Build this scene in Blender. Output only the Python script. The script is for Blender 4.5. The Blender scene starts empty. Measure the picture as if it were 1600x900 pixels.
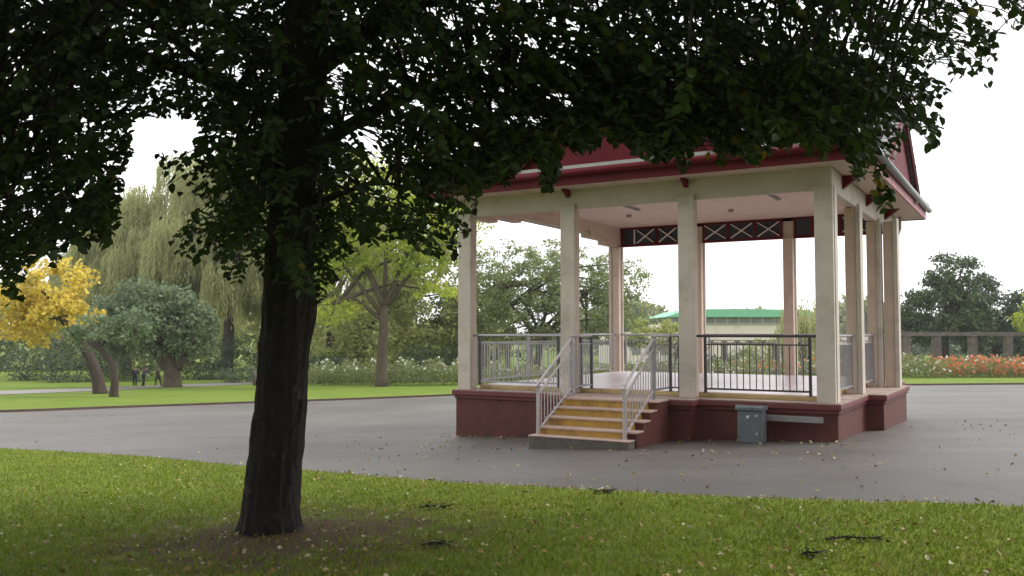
import bpy, math, random
import numpy as np
from mathutils import Vector, Matrix
R = math.radians
rnd = random.Random(7)
nr = np.random.default_rng(11)

# ------------------------------------------------------------------ camera, world, sun, exposure
sc = bpy.context.scene
col = sc.collection
EYE = 2.0
cd = bpy.data.cameras.new("camera")
cam = bpy.data.objects.new("camera", cd)
col.objects.link(cam)
cam.location = (0, 0, EYE)
cam.rotation_euler = (R(90 + 2.81), 0, 0)
cd.sensor_width = 36
cd.lens = 31.35
cd.clip_start = 0.1
cd.clip_end = 6000
sc.camera = cam

SUN_DIR = Vector((0.80, 0.22, 0.80)).normalized()
world = bpy.data.worlds.new("World")
sc.world = world
world.use_nodes = True
nt = world.node_tree
nt.nodes.clear()
wo = nt.nodes.new("ShaderNodeOutputWorld")
bg = nt.nodes.new("ShaderNodeBackground")
sky = nt.nodes.new("ShaderNodeTexSky")
sky.sky_type = 'NISHITA'
sky.sun_disc = False
sky.sun_elevation = math.asin(SUN_DIR.z)
sky.sun_rotation = math.atan2(SUN_DIR.x, SUN_DIR.y)
sky.dust_density = 3.0
tc = nt.nodes.new("ShaderNodeTexCoord")
mp = nt.nodes.new("ShaderNodeMapping")
mp.inputs['Scale'].default_value = (1.0, 1.0, 3.0)
nz = nt.nodes.new("ShaderNodeTexNoise")
nz.inputs['Scale'].default_value = 2.2
nz.inputs['Detail'].default_value = 5
ramp = nt.nodes.new("ShaderNodeValToRGB")
ramp.color_ramp.elements[0].position = 0.30
ramp.color_ramp.elements[0].color = (0.5, 0.5, 0.5, 1)
ramp.color_ramp.elements[1].position = 0.46
ramp.color_ramp.elements[1].color = (1, 1, 1, 1)
mx = nt.nodes.new("ShaderNodeMix")
mx.data_type = 'RGBA'
nt.links.new(tc.outputs['Generated'], mp.inputs['Vector'])
nt.links.new(mp.outputs[0], nz.inputs['Vector'])
nt.links.new(nz.outputs['Fac'], ramp.inputs[0])
nt.links.new(ramp.outputs[0], mx.inputs[0])
nt.links.new(sky.outputs[0], mx.inputs[6])
mx.inputs[7].default_value = (14.0, 14.0, 14.3, 1)      # bright even cloud layer
nt.links.new(mx.outputs[2], bg.inputs['Color'])
bg.inputs['Strength'].default_value = 0.10
nt.links.new(bg.outputs[0], wo.inputs[0])

sd = bpy.data.lights.new("sun", 'SUN')
sd.energy = 2.0
sd.angle = R(22)
sd.color = (1.0, 0.96, 0.9)
sun = bpy.data.objects.new("sun", sd)
col.objects.link(sun)
sun.rotation_euler = (-SUN_DIR).to_track_quat('-Z', 'Y').to_euler()

sc.view_settings.view_transform = 'Standard'
sc.view_settings.look = 'None'
sc.view_settings.gamma = 1
sc.view_settings.exposure = 0.32
sc.render.engine = 'CYCLES'
sc.cycles.max_bounces = 8
sc.cycles.transparent_max_bounces = 8


# ------------------------------------------------------------------ helpers
def ground(x, y):
    s = 0.745
    for a, b, m in ((0, 35, .042), (35, 75, .036), (75, 300, .02)):
        s -= m * min(max(y - a, 0), b - a)
    s -= .042 * min(y, 0)
    return s + .36 * math.tanh(x / 12)


def ground_np(x, y):
    s = 0.745 * np.ones_like(y)
    for a, b, m in ((0, 35, .042), (35, 75, .036), (75, 300, .02)):
        s = s - m * np.clip(y - a, 0, b - a)
    s = s - .042 * np.minimum(y, 0)
    return s + .36 * np.tanh(x / 12)


def tag(o, label=None, cat=None, group=None, kind=None):
    if label: o['label'] = label
    if cat: o['category'] = cat
    if group: o['group'] = group
    if kind: o['kind'] = kind
    return o


def empty(name, loc, rz=0):
    o = bpy.data.objects.new(name, None)
    o.location = loc
    o.rotation_euler = (0, 0, rz)
    o.empty_display_size = 0.3
    col.objects.link(o)
    return o


def link_mesh(name, me, parent=None):
    o = bpy.data.objects.new(name, me)
    col.objects.link(o)
    if parent: o.parent = parent
    return o


class MB:
    def __init__(self):
        self.v = []; self.f = []; self.m = []

    def add(self, vs, fs, mi=0):
        n = len(self.v)
        self.v += [tuple(p) for p in vs]
        self.f += [tuple(i + n for i in f) for f in fs]
        self.m += [mi] * len(fs)

    def box(self, x0, x1, y0, y1, z0, z1, mi=0):
        self.add([(x0, y0, z0), (x1, y0, z0), (x1, y1, z0), (x0, y1, z0), (x0, y0, z1), (x1, y0, z1), (x1, y1, z1), (x0, y1, z1)],
                 [(0, 3, 2, 1), (4, 5, 6, 7), (0, 1, 5, 4), (1, 2, 6, 5), (2, 3, 7, 6), (3, 0, 4, 7)], mi)

    def prism(self, poly, axis, a, b, mi=0):
        """poly: list of 2d points; extruded along axis ('x','y','z') from a to b"""
        n = len(poly)
        def P(p, t):
            return {'x': (t, p[0], p[1]), 'y': (p[0], t, p[1]), 'z': (p[0], p[1], t)}[axis]
        vs = [P(p, a) for p in poly] + [P(p, b) for p in poly]
        fs = [tuple(range(n - 1, -1, -1)), tuple(range(n, 2 * n))]
        for i in range(n):
            j = (i + 1) % n
            fs.append((i, j, n + j, n + i))
        self.add(vs, fs, mi)

    def bar(self, p, q, w, h=None, mi=0):
        """square bar from p to q"""
        h = h or w
        p = Vector(p); q = Vector(q); d = (q - p).normalized()
        up = Vector((0, 0, 1)) if abs(d.z) < .95 else Vector((1, 0, 0))
        s = d.cross(up).normalized(); t = s.cross(d)
        vs = []
        for c in (p, q):
            for a, b in ((-1, -1), (1, -1), (1, 1), (-1, 1)):
                vs.append(c + s * (a * w / 2) + t * (b * h / 2))
        self.add(vs, [(0, 3, 2, 1), (4, 5, 6, 7), (0, 1, 5, 4), (1, 2, 6, 5), (2, 3, 7, 6), (3, 0, 4, 7)], mi)

    def tube(self, pts, rads, n=8, mi=0, cap=True):
        pts = [Vector(p) for p in pts]
        rings = []
        ref = Vector((0.3, 0.9, 0.1)).normalized()
        base = len(self.v)
        vs = []
        for i, p in enumerate(pts):
            d = (pts[min(i + 1, len(pts) - 1)] - pts[max(i - 1, 0)]).normalized()
            r = ref if abs(d.dot(ref)) < .9 else Vector((0, 0, 1))
            s = d.cross(r).normalized(); t = d.cross(s)
            for k in range(n):
                a = 2 * math.pi * k / n
                vs.append(p + (s * math.cos(a) + t * math.sin(a)) * rads[i])
        fs = []
        for i in range(len(pts) - 1):
            for k in range(n):
                k2 = (k + 1) % n
                fs.append((i * n + k, i * n + k2, (i + 1) * n + k2, (i + 1) * n + k))
        if cap:
            fs.append(tuple(range(n - 1, -1, -1)))
            fs.append(tuple((len(pts) - 1) * n + k for k in range(n)))
        self.add(vs, fs, mi)

    def build(self, name, mats, parent=None, bevel=0, smooth=False):
        me = bpy.data.meshes.new(name)
        me.from_pydata(self.v, [], self.f)
        if not isinstance(mats, (list, tuple)): mats = [mats]
        for m in mats: me.materials.append(m)
        if len(mats) > 1: me.polygons.foreach_set('material_index', self.m)
        if smooth: me.polygons.foreach_set('use_smooth', [True] * len(self.f))
        me.update()
        o = link_mesh(name, me, parent)
        if bevel:
            b = o.modifiers.new('bevel', 'BEVEL')
            b.width = bevel; b.segments = 2; b.limit_method = 'ANGLE'
        return o


def np_mesh(name, V, F, mats, parent=None, mi=None, smooth=False):
    """V (n,3) array, F (m,k) int array"""
    me = bpy.data.meshes.new(name)
    k = F.shape[1]
    me.vertices.add(len(V)); me.vertices.foreach_set('co', np.asarray(V, dtype=np.float32).ravel())
    me.loops.add(F.size); me.loops.foreach_set('vertex_index', F.astype(np.int32).ravel())
    me.polygons.add(len(F)); me.polygons.foreach_set('loop_start', np.arange(0, F.size, k, dtype=np.int32))
    if not isinstance(mats, (list, tuple)): mats = [mats]
    for m in mats: me.materials.append(m)
    if mi is not None: me.polygons.foreach_set('material_index', np.asarray(mi, dtype=np.int32))
    if smooth: me.polygons.foreach_set('use_smooth', np.ones(len(F), dtype=bool))
    me.update(calc_edges=True)
    return link_mesh(name, me, parent)


def leaves_mesh(P, size, direc=None, normal=None, aspect=.6, fold=.25, shape=6):
    """leaf blades: P (n,3) base points, size (n,), direc (n,3) blade axis, normal (n,3). returns V,F (quads)"""
    n = len(P)
    if direc is None: direc = nr.normal(size=(n, 3))
    direc = direc / np.linalg.norm(direc, axis=1, keepdims=True)
    if normal is None: normal = nr.normal(size=(n, 3))
    s = np.cross(direc, normal); s /= (np.linalg.norm(s, axis=1, keepdims=True) + 1e-9)
    nn = np.cross(s, direc)
    L = size[:, None]
    w = L * aspect / 2
    if shape == 6:
        up = nn * w * fold * 2
        vs = [P, P + direc * L * .32 + s * w + up, P + direc * L * .72 + s * w * .8 + up, P + direc * L,
              P + direc * L * .72 - s * w * .8 + up, P + direc * L * .32 - s * w + up]
        V = np.stack(vs, 1).reshape(-1, 3)
        b = np.arange(n)[:, None] * 6
        F = np.concatenate([b + np.array([[0, 1, 2, 3]]), b + np.array([[0, 3, 4, 5]])], 1).reshape(-1, 4)
    else:
        vs = [P, P + direc * L * .5 + s * w, P + direc * L, P + direc * L * .5 - s * w]
        V = np.stack(vs, 1).reshape(-1, 3)
        F = np.arange(n * 4).reshape(-1, 4)
    return V, F


# ------------------------------------------------------------------ materials
def mat(name, base, rough=.7, var=.15, scale=8, bump=.0, bscale=None, metal=0, dark=None, dscale=1.5, dthr=(.52, .7), spec=.5, detail=6):
    """base colour with noise variation, optional second stain colour and bump"""
    m = bpy.data.materials.new(name); m.use_nodes = True
    t = m.node_tree; N = t.nodes; Lk = t.links
    b = N['Principled BSDF']
    b.inputs['Roughness'].default_value = rough
    b.inputs['Metallic'].default_value = metal
    b.inputs['Specular IOR Level'].default_value = spec
    tc = N.new('ShaderNodeTexCoord')
    n1 = N.new('ShaderNodeTexNoise'); n1.inputs['Scale'].default_value = scale; n1.inputs['Detail'].default_value = detail
    Lk.new(tc.outputs['Object'], n1.inputs['Vector'])
    mr = N.new('ShaderNodeMapRange'); mr.inputs[1].default_value = .3; mr.inputs[2].default_value = .7
    mr.inputs[3].default_value = 1 - var; mr.inputs[4].default_value = 1 + var
    Lk.new(n1.outputs['Fac'], mr.inputs[0])
    mu = N.new('ShaderNodeMix'); mu.data_type = 'RGBA'; mu.blend_type = 'MULTIPLY'; mu.inputs[0].default_value = 1
    mu.inputs[6].default_value = (*base, 1)
    Lk.new(mr.outputs[0], mu.inputs[7])
    out = mu.outputs[2]
    if dark:
        n2 = N.new('ShaderNodeTexNoise'); n2.inputs['Scale'].default_value = dscale; n2.inputs['Detail'].default_value = 7
        n2.inputs['Roughness'].default_value = .65
        Lk.new(tc.outputs['Object'], n2.inputs['Vector'])
        r2 = N.new('ShaderNodeMapRange'); r2.inputs[1].default_value = dthr[0]; r2.inputs[2].default_value = dthr[1]
        Lk.new(n2.outputs['Fac'], r2.inputs[0])
        m2 = N.new('ShaderNodeMix'); m2.data_type = 'RGBA'
        Lk.new(r2.outputs[0], m2.inputs[0]); Lk.new(out, m2.inputs[6]); m2.inputs[7].default_value = (*dark, 1)
        out = m2.outputs[2]
    Lk.new(out, b.inputs['Base Color'])
    if bump:
        n3 = N.new('ShaderNodeTexNoise'); n3.inputs['Scale'].default_value = bscale or scale * 4; n3.inputs['Detail'].default_value = 5
        Lk.new(tc.outputs['Object'], n3.inputs['Vector'])
        bp = N.new('ShaderNodeBump'); bp.inputs['Strength'].default_value = bump; bp.inputs['Distance'].default_value = .02
        Lk.new(n3.outputs['Fac'], bp.inputs['Height']); Lk.new(bp.outputs[0], b.inputs['Normal'])
    return m


def leaf_mat(name, c1, c2, c3=None, transl=.3, rough=.5, scale=.25, p3=.9):
    """per-leaf random colour between c1 and c2 (clumped by noise); a share of leaves takes c3"""
    m = bpy.data.materials.new(name); m.use_nodes = True
    t = m.node_tree; N = t.nodes; Lk = t.links
    b = N['Principled BSDF']; b.inputs['Roughness'].default_value = rough
    b.inputs['Specular IOR Level'].default_value = .3
    g = N.new('ShaderNodeNewGeometry'); tc = N.new('ShaderNodeTexCoord')
    n1 = N.new('ShaderNodeTexNoise'); n1.inputs['Scale'].default_value = scale; n1.inputs['Detail'].default_value = 4
    Lk.new(tc.outputs['Object'], n1.inputs['Vector'])
    ad = N.new('ShaderNodeMath'); ad.operation = 'MULTIPLY_ADD'; ad.inputs[1].default_value = .5
    sb = N.new('ShaderNodeMapRange'); sb.inputs[1].default_value = .35; sb.inputs[2].default_value = .65; sb.inputs[4].default_value = .5
    Lk.new(n1.outputs['Fac'], sb.inputs[0])
    Lk.new(g.outputs['Random Per Island'], ad.inputs[0]); Lk.new(sb.outputs[0], ad.inputs[2])
    mx = N.new('ShaderNodeMix'); mx.data_type = 'RGBA'
    Lk.new(ad.outputs[0], mx.inputs[0]); mx.inputs[6].default_value = (*c1, 1); mx.inputs[7].default_value = (*c2, 1)
    out = mx.outputs[2]
    if c3:
        th = N.new('ShaderNodeMath'); th.operation = 'GREATER_THAN'; th.inputs[1].default_value = p3
        Lk.new(g.outputs['Random Per Island'], th.inputs[0])
        m3 = N.new('ShaderNodeMix'); m3.data_type = 'RGBA'
        Lk.new(th.outputs[0], m3.inputs[0]); Lk.new(out, m3.inputs[6]); m3.inputs[7].default_value = (*c3, 1)
        out = m3.outputs[2]
    Lk.new(out, b.inputs['Base Color'])
    if transl:
        tr = N.new('ShaderNodeBsdfTranslucent'); ms = N.new('ShaderNodeMixShader'); ms.inputs[0].default_value = transl
        Lk.new(out, tr.inputs['Color']); Lk.new(b.outputs[0], ms.inputs[1]); Lk.new(tr.outputs[0], ms.inputs[2])
        Lk.new(ms.outputs[0], N['Material Output'].inputs['Surface'])
    return m


M = {}
M['cream'] = mat('cream_paint', (.565, .50, .43), .6, .08, 3, .1, 30, dark=(.40, .355, .29), dscale=2.6, dthr=(.52, .78))
M['tan'] = mat('pink_paint', (.62, .49, .405), .6, .05, 3, .08, 30, dark=(.46, .35, .29), dscale=2.4, dthr=(.54, .78))
M['ceiling'] = mat('ceiling_paint', (.74, .58, .49), .6, .04, 2, 0, dark=(.66, .50, .42), dscale=1.2, dthr=(.55, .8))
M['redwood'] = mat('red_paint', (.13, .006, .012), .6, .12, 5, .05, 40, spec=.25)
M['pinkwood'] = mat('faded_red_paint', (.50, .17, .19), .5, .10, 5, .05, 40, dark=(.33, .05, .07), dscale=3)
M['navy'] = mat('navy_board', (.035, .045, .062), .6, .1, 5)
M['white'] = mat('white_strip', (.80, .73, .69), .5, .05, 5)
M['brick'] = mat('painted_plinth', (.105, .027, .018), .7, .16, 4, .25, 60, dark=(.05, .016, .013), dscale=2.4, dthr=(.5, .72))
M['cap'] = mat('plinth_cap', (.15, .035, .033), .6, .12, 6, .1, 50, dark=(.10, .05, .045), dscale=3)
M['captop'] = mat('cap_top', (.34, .26, .22), .75, .12, 8, .15, 60, dark=(.20, .12, .10), dscale=3)
M['yellow'] = mat('yellow_paint', (.45, .265, .045), .55, .16, 6, .1, 50, dark=(.16, .10, .04), dscale=4, dthr=(.50, .70))
M['kerbyellow'] = mat('pale_yellow_edge', (.56, .42, .19), .6, .1, 5, .1, 50, dark=(.40, .24, .10), dscale=3)
M['tread'] = mat('stair_tread', (.50, .36, .30), .65, .1, 8, .1, 60, dark=(.30, .20, .16), dscale=4)
M['stage'] = mat('stage_floor', (.58, .50, .53), .32, .06, 2, .03, 40, dark=(.45, .38, .40), dscale=1.2, dthr=(.5, .75))
M['concrete'] = mat('landing_concrete', (.12, .105, .09), .85, .2, 8, .3, 60, dark=(.08, .07, .06), dscale=3)
M['rail'] = mat('galvanised_rail', (.34, .33, .34), .42, .12, 10, 0, metal=.6)
M['railpale'] = mat('pale_rail', (.50, .46, .46), .45, .1, 10, 0, metal=.3)
M['raildark'] = mat('dark_rail', (.07, .068, .075), .45, .1, 10, 0, metal=.4)
M['cabinet'] = mat('cabinet_paint', (.13, .15, .16), .45, .12, 5, .05, 60, dark=(.08, .09, .10), dscale=6)
M['bolt'] = mat('bolt_metal', (.7, .7, .7), .35, .05, 10, metal=.4)
M['galv'] = mat('channel_metal', (.30, .28, .29), .5, .1, 8, metal=.4)
M['lead'] = mat('lead_flashing', (.45, .45, .44), .5, .1, 8)
M['gutter'] = mat('grey_gutter', (.25, .27, .27), .45, .08, 8)
M['lamp'] = mat('lamp_housing', (.30, .27, .24), .5, .05, 8)
M['stone'] = mat('pergola_stone', (.12, .105, .09), .9, .25, 2, .4, 10, dark=(.07, .06, .055), dscale=1.2)
M['wood'] = mat('pergola_timber', (.13, .11, .095), .9, .2, 4, .2, 12)


def slate_material():
    m = bpy.data.materials.new('roof_slates'); m.use_nodes = True
    N = m.node_tree.nodes; Lk = m.node_tree.links; b = N['Principled BSDF']
    b.inputs['Roughness'].default_value = .45
    tc = N.new('ShaderNodeTexCoord'); br = N.new('ShaderNodeTexBrick')
    br.inputs['Scale'].default_value = 1
    br.inputs['Color1'].default_value = (.30, .28, .28, 1); br.inputs['Color2'].default_value = (.20, .19, .19, 1)
    br.inputs['Mortar'].default_value = (.05, .05, .05, 1)
    br.inputs['Brick Width'].default_value = .3; br.inputs['Row Height'].default_value = .16; br.inputs['Mortar Size'].default_value = .012
    sp = N.new('ShaderNodeSeparateXYZ'); cb = N.new('ShaderNodeCombineXYZ'); a = N.new('ShaderNodeMath')
    Lk.new(tc.outputs['Object'], sp.inputs[0]); Lk.new(sp.outputs[0], a.inputs[0]); Lk.new(sp.outputs[1], a.inputs[1])
    Lk.new(a.outputs[0], cb.inputs[0]); Lk.new(sp.outputs[2], cb.inputs[1])
    Lk.new(cb.outputs[0], br.inputs['Vector']); Lk.new(br.outputs['Color'], b.inputs['Base Color'])
    bp = N.new('ShaderNodeBump'); bp.inputs['Strength'].default_value = .6; bp.inputs['Distance'].default_value = .02; bp.invert = True
    Lk.new(br.outputs['Fac'], bp.inputs['Height']); Lk.new(bp.outputs[0], b.inputs['Normal'])
    return m


M['slate'] = slate_material()


def asphalt_material():
    m = mat('asphalt', (.084, .077, .070), .62, .22, 70, .35, 260, dark=(.125, .112, .103), dscale=.22, dthr=(.42, .66), spec=.42)
    t = m.node_tree; N = t.nodes; Lk = t.links; b = N['Principled BSDF']
    tc = N.new('ShaderNodeTexCoord')
    # long faint bands of darker and lighter tarmac
    mp = N.new('ShaderNodeMapping'); mp.inputs['Rotation'].default_value = (0, 0, R(28)); mp.inputs['Scale'].default_value = (.08, .9, 1)
    n = N.new('ShaderNodeTexNoise'); n.inputs['Scale'].default_value = 1.0; n.inputs['Detail'].default_value = 6
    Lk.new(tc.outputs['Object'], mp.inputs[0]); Lk.new(mp.outputs[0], n.inputs['Vector'])
    mr = N.new('ShaderNodeMapRange'); mr.inputs[1].default_value = .35; mr.inputs[2].default_value = .65; mr.inputs[3].default_value = .86; mr.inputs[4].default_value = 1.12
    Lk.new(n.outputs['Fac'], mr.inputs[0])
    mu = N.new('ShaderNodeMix'); mu.data_type = 'RGBA'; mu.blend_type = 'MULTIPLY'; mu.inputs[0].default_value = 1
    src = b.inputs['Base Color'].links[0].from_socket
    Lk.new(src, mu.inputs[6]); Lk.new(mr.outputs[0], mu.inputs[7]); Lk.new(mu.outputs[2], b.inputs['Base Color'])
    # fine crazing cracks and darker resealed spots
    ns = N.new('ShaderNodeTexNoise'); ns.inputs['Scale'].default_value = 1.3; ns.inputs['Detail'].default_value = 6
    Lk.new(tc.outputs['Object'], ns.inputs['Vector'])
    vm = N.new('ShaderNodeVectorMath'); vm.operation = 'ADD'
    Lk.new(tc.outputs['Object'], vm.inputs[0]); Lk.new(ns.outputs['Color'], vm.inputs[1])
    vo = N.new('ShaderNodeTexVoronoi'); vo.feature = 'DISTANCE_TO_EDGE'; vo.inputs['Scale'].default_value = .42
    Lk.new(vm.outputs[0], vo.inputs['Vector'])
    cr = N.new('ShaderNodeMapRange'); cr.inputs[1].default_value = .002; cr.inputs[2].default_value = .011; cr.inputs[3].default_value = .62; cr.inputs[4].default_value = 1
    Lk.new(vo.outputs['Distance'], cr.inputs[0])
    mk = N.new('ShaderNodeMapRange'); mk.inputs[1].default_value = .45; mk.inputs[2].default_value = .55; mk.inputs[3].default_value = 1; mk.inputs[4].default_value = 0
    Lk.new(n.outputs['Fac'], mk.inputs[0])
    mm = N.new('ShaderNodeMath'); mm.operation = 'MAXIMUM'; Lk.new(cr.outputs[0], mm.inputs[0]); Lk.new(mk.outputs[0], mm.inputs[1])
    m3 = N.new('ShaderNodeMix'); m3.data_type = 'RGBA'; m3.blend_type = 'MULTIPLY'; m3.inputs[0].default_value = 1
    Lk.new(mu.outputs[2], m3.inputs[6]); Lk.new(mm.outputs[0], m3.inputs[7]); Lk.new(m3.outputs[2], b.inputs['Base Color'])
    r2 = N.new('ShaderNodeMapRange'); r2.inputs[1].default_value = .3; r2.inputs[2].default_value = .7; r2.inputs[3].default_value = .42; r2.inputs[4].default_value = .60
    Lk.new(n.outputs['Fac'], r2.inputs[0]); Lk.new(r2.outputs[0], b.inputs['Roughness'])
    return m


M['asphalt'] = asphalt_material()


def grass_material(name, c1, c2, c3, soil=None):
    m = bpy.data.materials.new(name); m.use_nodes = True
    t = m.node_tree; N = t.nodes; Lk = t.links; b = N['Principled BSDF']
    b.inputs['Roughness'].default_value = .9; b.inputs['Specular IOR Level'].default_value = .15
    tc = N.new('ShaderNodeTexCoord')
    def noise(s, d=5, r=.6):
        n = N.new('ShaderNodeTexNoise'); n.inputs['Scale'].default_value = s; n.inputs['Detail'].default_value = d; n.inputs['Roughness'].default_value = r
        Lk.new(tc.outputs['Object'], n.inputs['Vector']); return n.outputs['Fac']
    def rng(x, a, b_, c=0, d=1):
        r = N.new('ShaderNodeMapRange'); r.inputs[1].default_value = a; r.inputs[2].default_value = b_; r.inputs[3].default_value = c; r.inputs[4].default_value = d
        Lk.new(x, r.inputs[0]); return r.outputs[0]
    def mix(f, a, b_):
        x = N.new('ShaderNodeMix'); x.data_type = 'RGBA'
        Lk.new(f, x.inputs[0])
        for i, c in ((6, a), (7, b_)):
            if isinstance(c, tuple): x.inputs[i].default_value = (*c, 1)
            else: Lk.new(c, x.inputs[i])
        return x.outputs[2]
    o = mix(rng(noise(.6), .35, .65), c1, c2)
    o = mix(rng(noise(6), .5, .75, 0, .7), o, c3)
    if soil:   # worn bare earth and old litter round the foot of the trunk and in a few scuffed spots
        vm = N.new('ShaderNodeVectorMath'); vm.operation = 'DISTANCE'; vm.inputs[1].default_value = (-1.75, 6.9, .45)
        sc_ = N.new('ShaderNodeVectorMath'); sc_.operation = 'MULTIPLY'; sc_.inputs[1].default_value = (1, 1, 1)
        Lk.new(tc.outputs['Object'], sc_.inputs[0]); Lk.new(sc_.outputs[0], vm.inputs[0])
        d = rng(vm.outputs['Value'], .4, 2.4, .56, 0)
        a = N.new('ShaderNodeMath'); Lk.new(d, a.inputs[0]); Lk.new(rng(noise(2.5, 8, .7), .3, .7, 0, .55), a.inputs[1])
        o = mix(rng(a.outputs[0], .45, .75), o, soil)
        o = mix(rng(noise(.9, 8, .75), .58, .70, 0, .8), o, soil)
    fine = N.new('ShaderNodeMix'); fine.data_type = 'RGBA'; fine.blend_type = 'MULTIPLY'; fine.inputs[0].default_value = 1
    Lk.new(o, fine.inputs[6]); Lk.new(rng(noise(70, 3), .3, .7, .7, 1.25), fine.inputs[7])
    Lk.new(fine.outputs[2], b.inputs['Base Color'])
    bp = N.new('ShaderNodeBump'); bp.inputs['Strength'].default_value = .6; bp.inputs['Distance'].default_value = .03
    Lk.new(noise(45, 5), bp.inputs['Height']); Lk.new(bp.outputs[0], b.inputs['Normal'])
    return m


M['lawn'] = grass_material('near_lawn', (.125, .175, .016), (.18, .23, .022), (.075, .075, .022), soil=(.095, .065, .038))
M['fargrass'] = grass_material('far_lawn', (.115, .18, .022), (.16, .23, .03), (.11, .13, .025))
M['blade'] = leaf_mat('grass_blades', (.13, .20, .015), (.23, .285, .028), (.26, .21, .08), transl=.38, scale=1.3, p3=.9)
M['path'] = mat('far_path', (.22, .20, .19), .6, .1, 3)
M['kerb'] = mat('edging', (.10, .06, .045), .9, .2, 3)
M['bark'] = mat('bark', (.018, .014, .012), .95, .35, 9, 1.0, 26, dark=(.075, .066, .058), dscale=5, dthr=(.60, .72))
M['bark_far'] = mat('far_bark', (.085, .065, .045), .95, .25, 3, .4, 12, dark=(.05, .04, .03), dscale=2)
M['bark_dark'] = mat('far_bark_dark', (.05, .036, .027), .95, .25, 3, .4, 12)
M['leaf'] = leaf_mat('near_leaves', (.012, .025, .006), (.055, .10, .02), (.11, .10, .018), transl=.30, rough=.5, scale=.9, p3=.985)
M['leaf_yellow'] = leaf_mat('turning_leaves', (.25, .22, .05), (.40, .24, .04), transl=.4)
M['willow'] = leaf_mat('willow_leaves', (.34, .35, .15), (.47, .48, .23), transl=.5, scale=.12)
M['yellowtree'] = leaf_mat('yellow_leaves', (.60, .45, .06), (.82, .66, .12), (.45, .40, .10), transl=.35, scale=.3, p3=.88)
M['greytree'] = leaf_mat('greygreen_leaves', (.13, .18, .095), (.21, .28, .15), transl=.35, scale=.3)
M['lime'] = leaf_mat('lime_leaves', (.32, .38, .055), (.56, .62, .09), transl=.45, scale=.18)
M['olive'] = leaf_mat('olive_leaves', (.29, .33, .10), (.44, .47, .15), transl=.35, scale=.2)
M['mid'] = leaf_mat('mid_leaves', (.19, .23, .10), (.30, .35, .15), (.40, .38, .12), transl=.45, scale=.3, p3=.92)
M['deep'] = leaf_mat('deep_leaves', (.045, .075, .045), (.085, .125, .065), transl=.25, scale=.25)
M['shrub'] = leaf_mat('shrub_leaves', (.055, .09, .04), (.11, .16, .07), transl=.3, scale=.4)
M['bedleaf'] = leaf_mat('rose_leaves', (.13, .17, .06), (.24, .28, .11), (.30, .28, .10), transl=.35, scale=.4, p3=.85)
M['white_fl'] = leaf_mat('white_petals', (.75, .74, .66), (.85, .84, .80), transl=.3)
M['red_fl'] = leaf_mat('red_petals', (.60, .15, .07), (.68, .30, .14), transl=.3)
M['drytwig'] = leaf_mat('twig_leaves', (.045, .045, .018), (.07, .06, .028), transl=.1)
M['litter'] = leaf_mat('litter', (.36, .27, .07), (.20, .11, .045), (.46, .43, .25), transl=0, p3=.72, scale=3)

# ------------------------------------------------------------------ ground, asphalt, lawns, path
NEAR = [(-60, 52), (-40, 36), (-25, 25.5), (-14.3, 18.24), (-9.51, 16.69), (-6.28, 14.69), (-3.49, 12.27), (-1.51, 10.6), (0, 9.48), (1.23, 8.65), (2.3, 8.11), (3.26, 7.66), (4.13, 7.26), (5.33, 6.82), (9, 6.0), (15, 5.0), (30, 3.5), (90, 0)]
FAR = [(-60, 52.02), (-40, 36.02), (-32, 31.0), (-25, 30.5), (-18.72, 32.78), (-15.88, 36.2), (-11.31, 39.6), (-7.07, 41.6), (-2.67, 43.7), (8, 45.4), (20.11, 46.6), (27.57, 48.21), (45, 51), (90, 55)]
nx, ny = np.array(NEAR).T
fx, fy = np.array(FAR).T
def near_y(x): return np.interp(x, nx, ny)
def far_y(x): return np.interp(x, fx, fy)


def smooth_edge(x):
    return near_y(x) + .035 * np.sin(x * 2.1) + .02 * np.sin(x * 5.3 + 1) + .015 * np.sin(x * 11.7)


def grid_sheet(name, X, ylo, yhi, rows, dz, m, skirt=0, ys=None):
    X = np.asarray(X, float)
    cols = []
    for x in X:
        a, b = ylo(x), yhi(x)
        t = np.linspace(0, 1, rows)
        cols.append(np.stack([np.full(rows, x), a + (b - a) * t], 1))
    P = np.array(cols)  # nx, rows, 2
    Z = ground_np(P[..., 0], P[..., 1]) + dz
    V = np.dstack([P, Z]).reshape(-1, 3)
    n = len(X)
    i, j = np.meshgrid(np.arange(n - 1), np.arange(rows - 1), indexing='ij')
    a = (i * rows + j).ravel()
    F = np.stack([a, a + rows, a + rows + 1, a + 1], 1)
    if skirt:
        e = np.array([i * rows + rows - 1 for i in range(n)])
        V2 = V[e].copy(); V2[:, 2] -= skirt; V2[:, 1] += .012
        k = len(V); V = np.vstack([V, V2])
        q = np.arange(n - 1)
        F = np.vstack([F, np.stack([e[:-1], e[1:], k + q + 1, k + q], 1)])
    return np_mesh(name, V, F, m, smooth=True)


gx = np.unique(np.concatenate([np.linspace(-60, 60, 121), np.linspace(-3000, -60, 40), np.linspace(60, 3000, 40)]))
gy = np.unique(np.concatenate([np.linspace(-10, 100, 111), np.linspace(-400, -10, 14), np.linspace(100, 320, 23), np.linspace(320, 5000, 30)]))
GX, GY = np.meshgrid(gx, gy, indexing='ij')
V = np.dstack([GX, GY, ground_np(GX, GY)]).reshape(-1, 3)
i, j = np.meshgrid(np.arange(len(gx) - 1), np.arange(len(gy) - 1), indexing='ij')
a = (i * len(gy) + j).ravel()
o = np_mesh('ground', V, np.stack([a, a + len(gy), a + len(gy) + 1, a + 1], 1), M['fargrass'], smooth=True)
tag(o, 'bright green park lawn beyond the asphalt', kind='structure')

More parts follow.
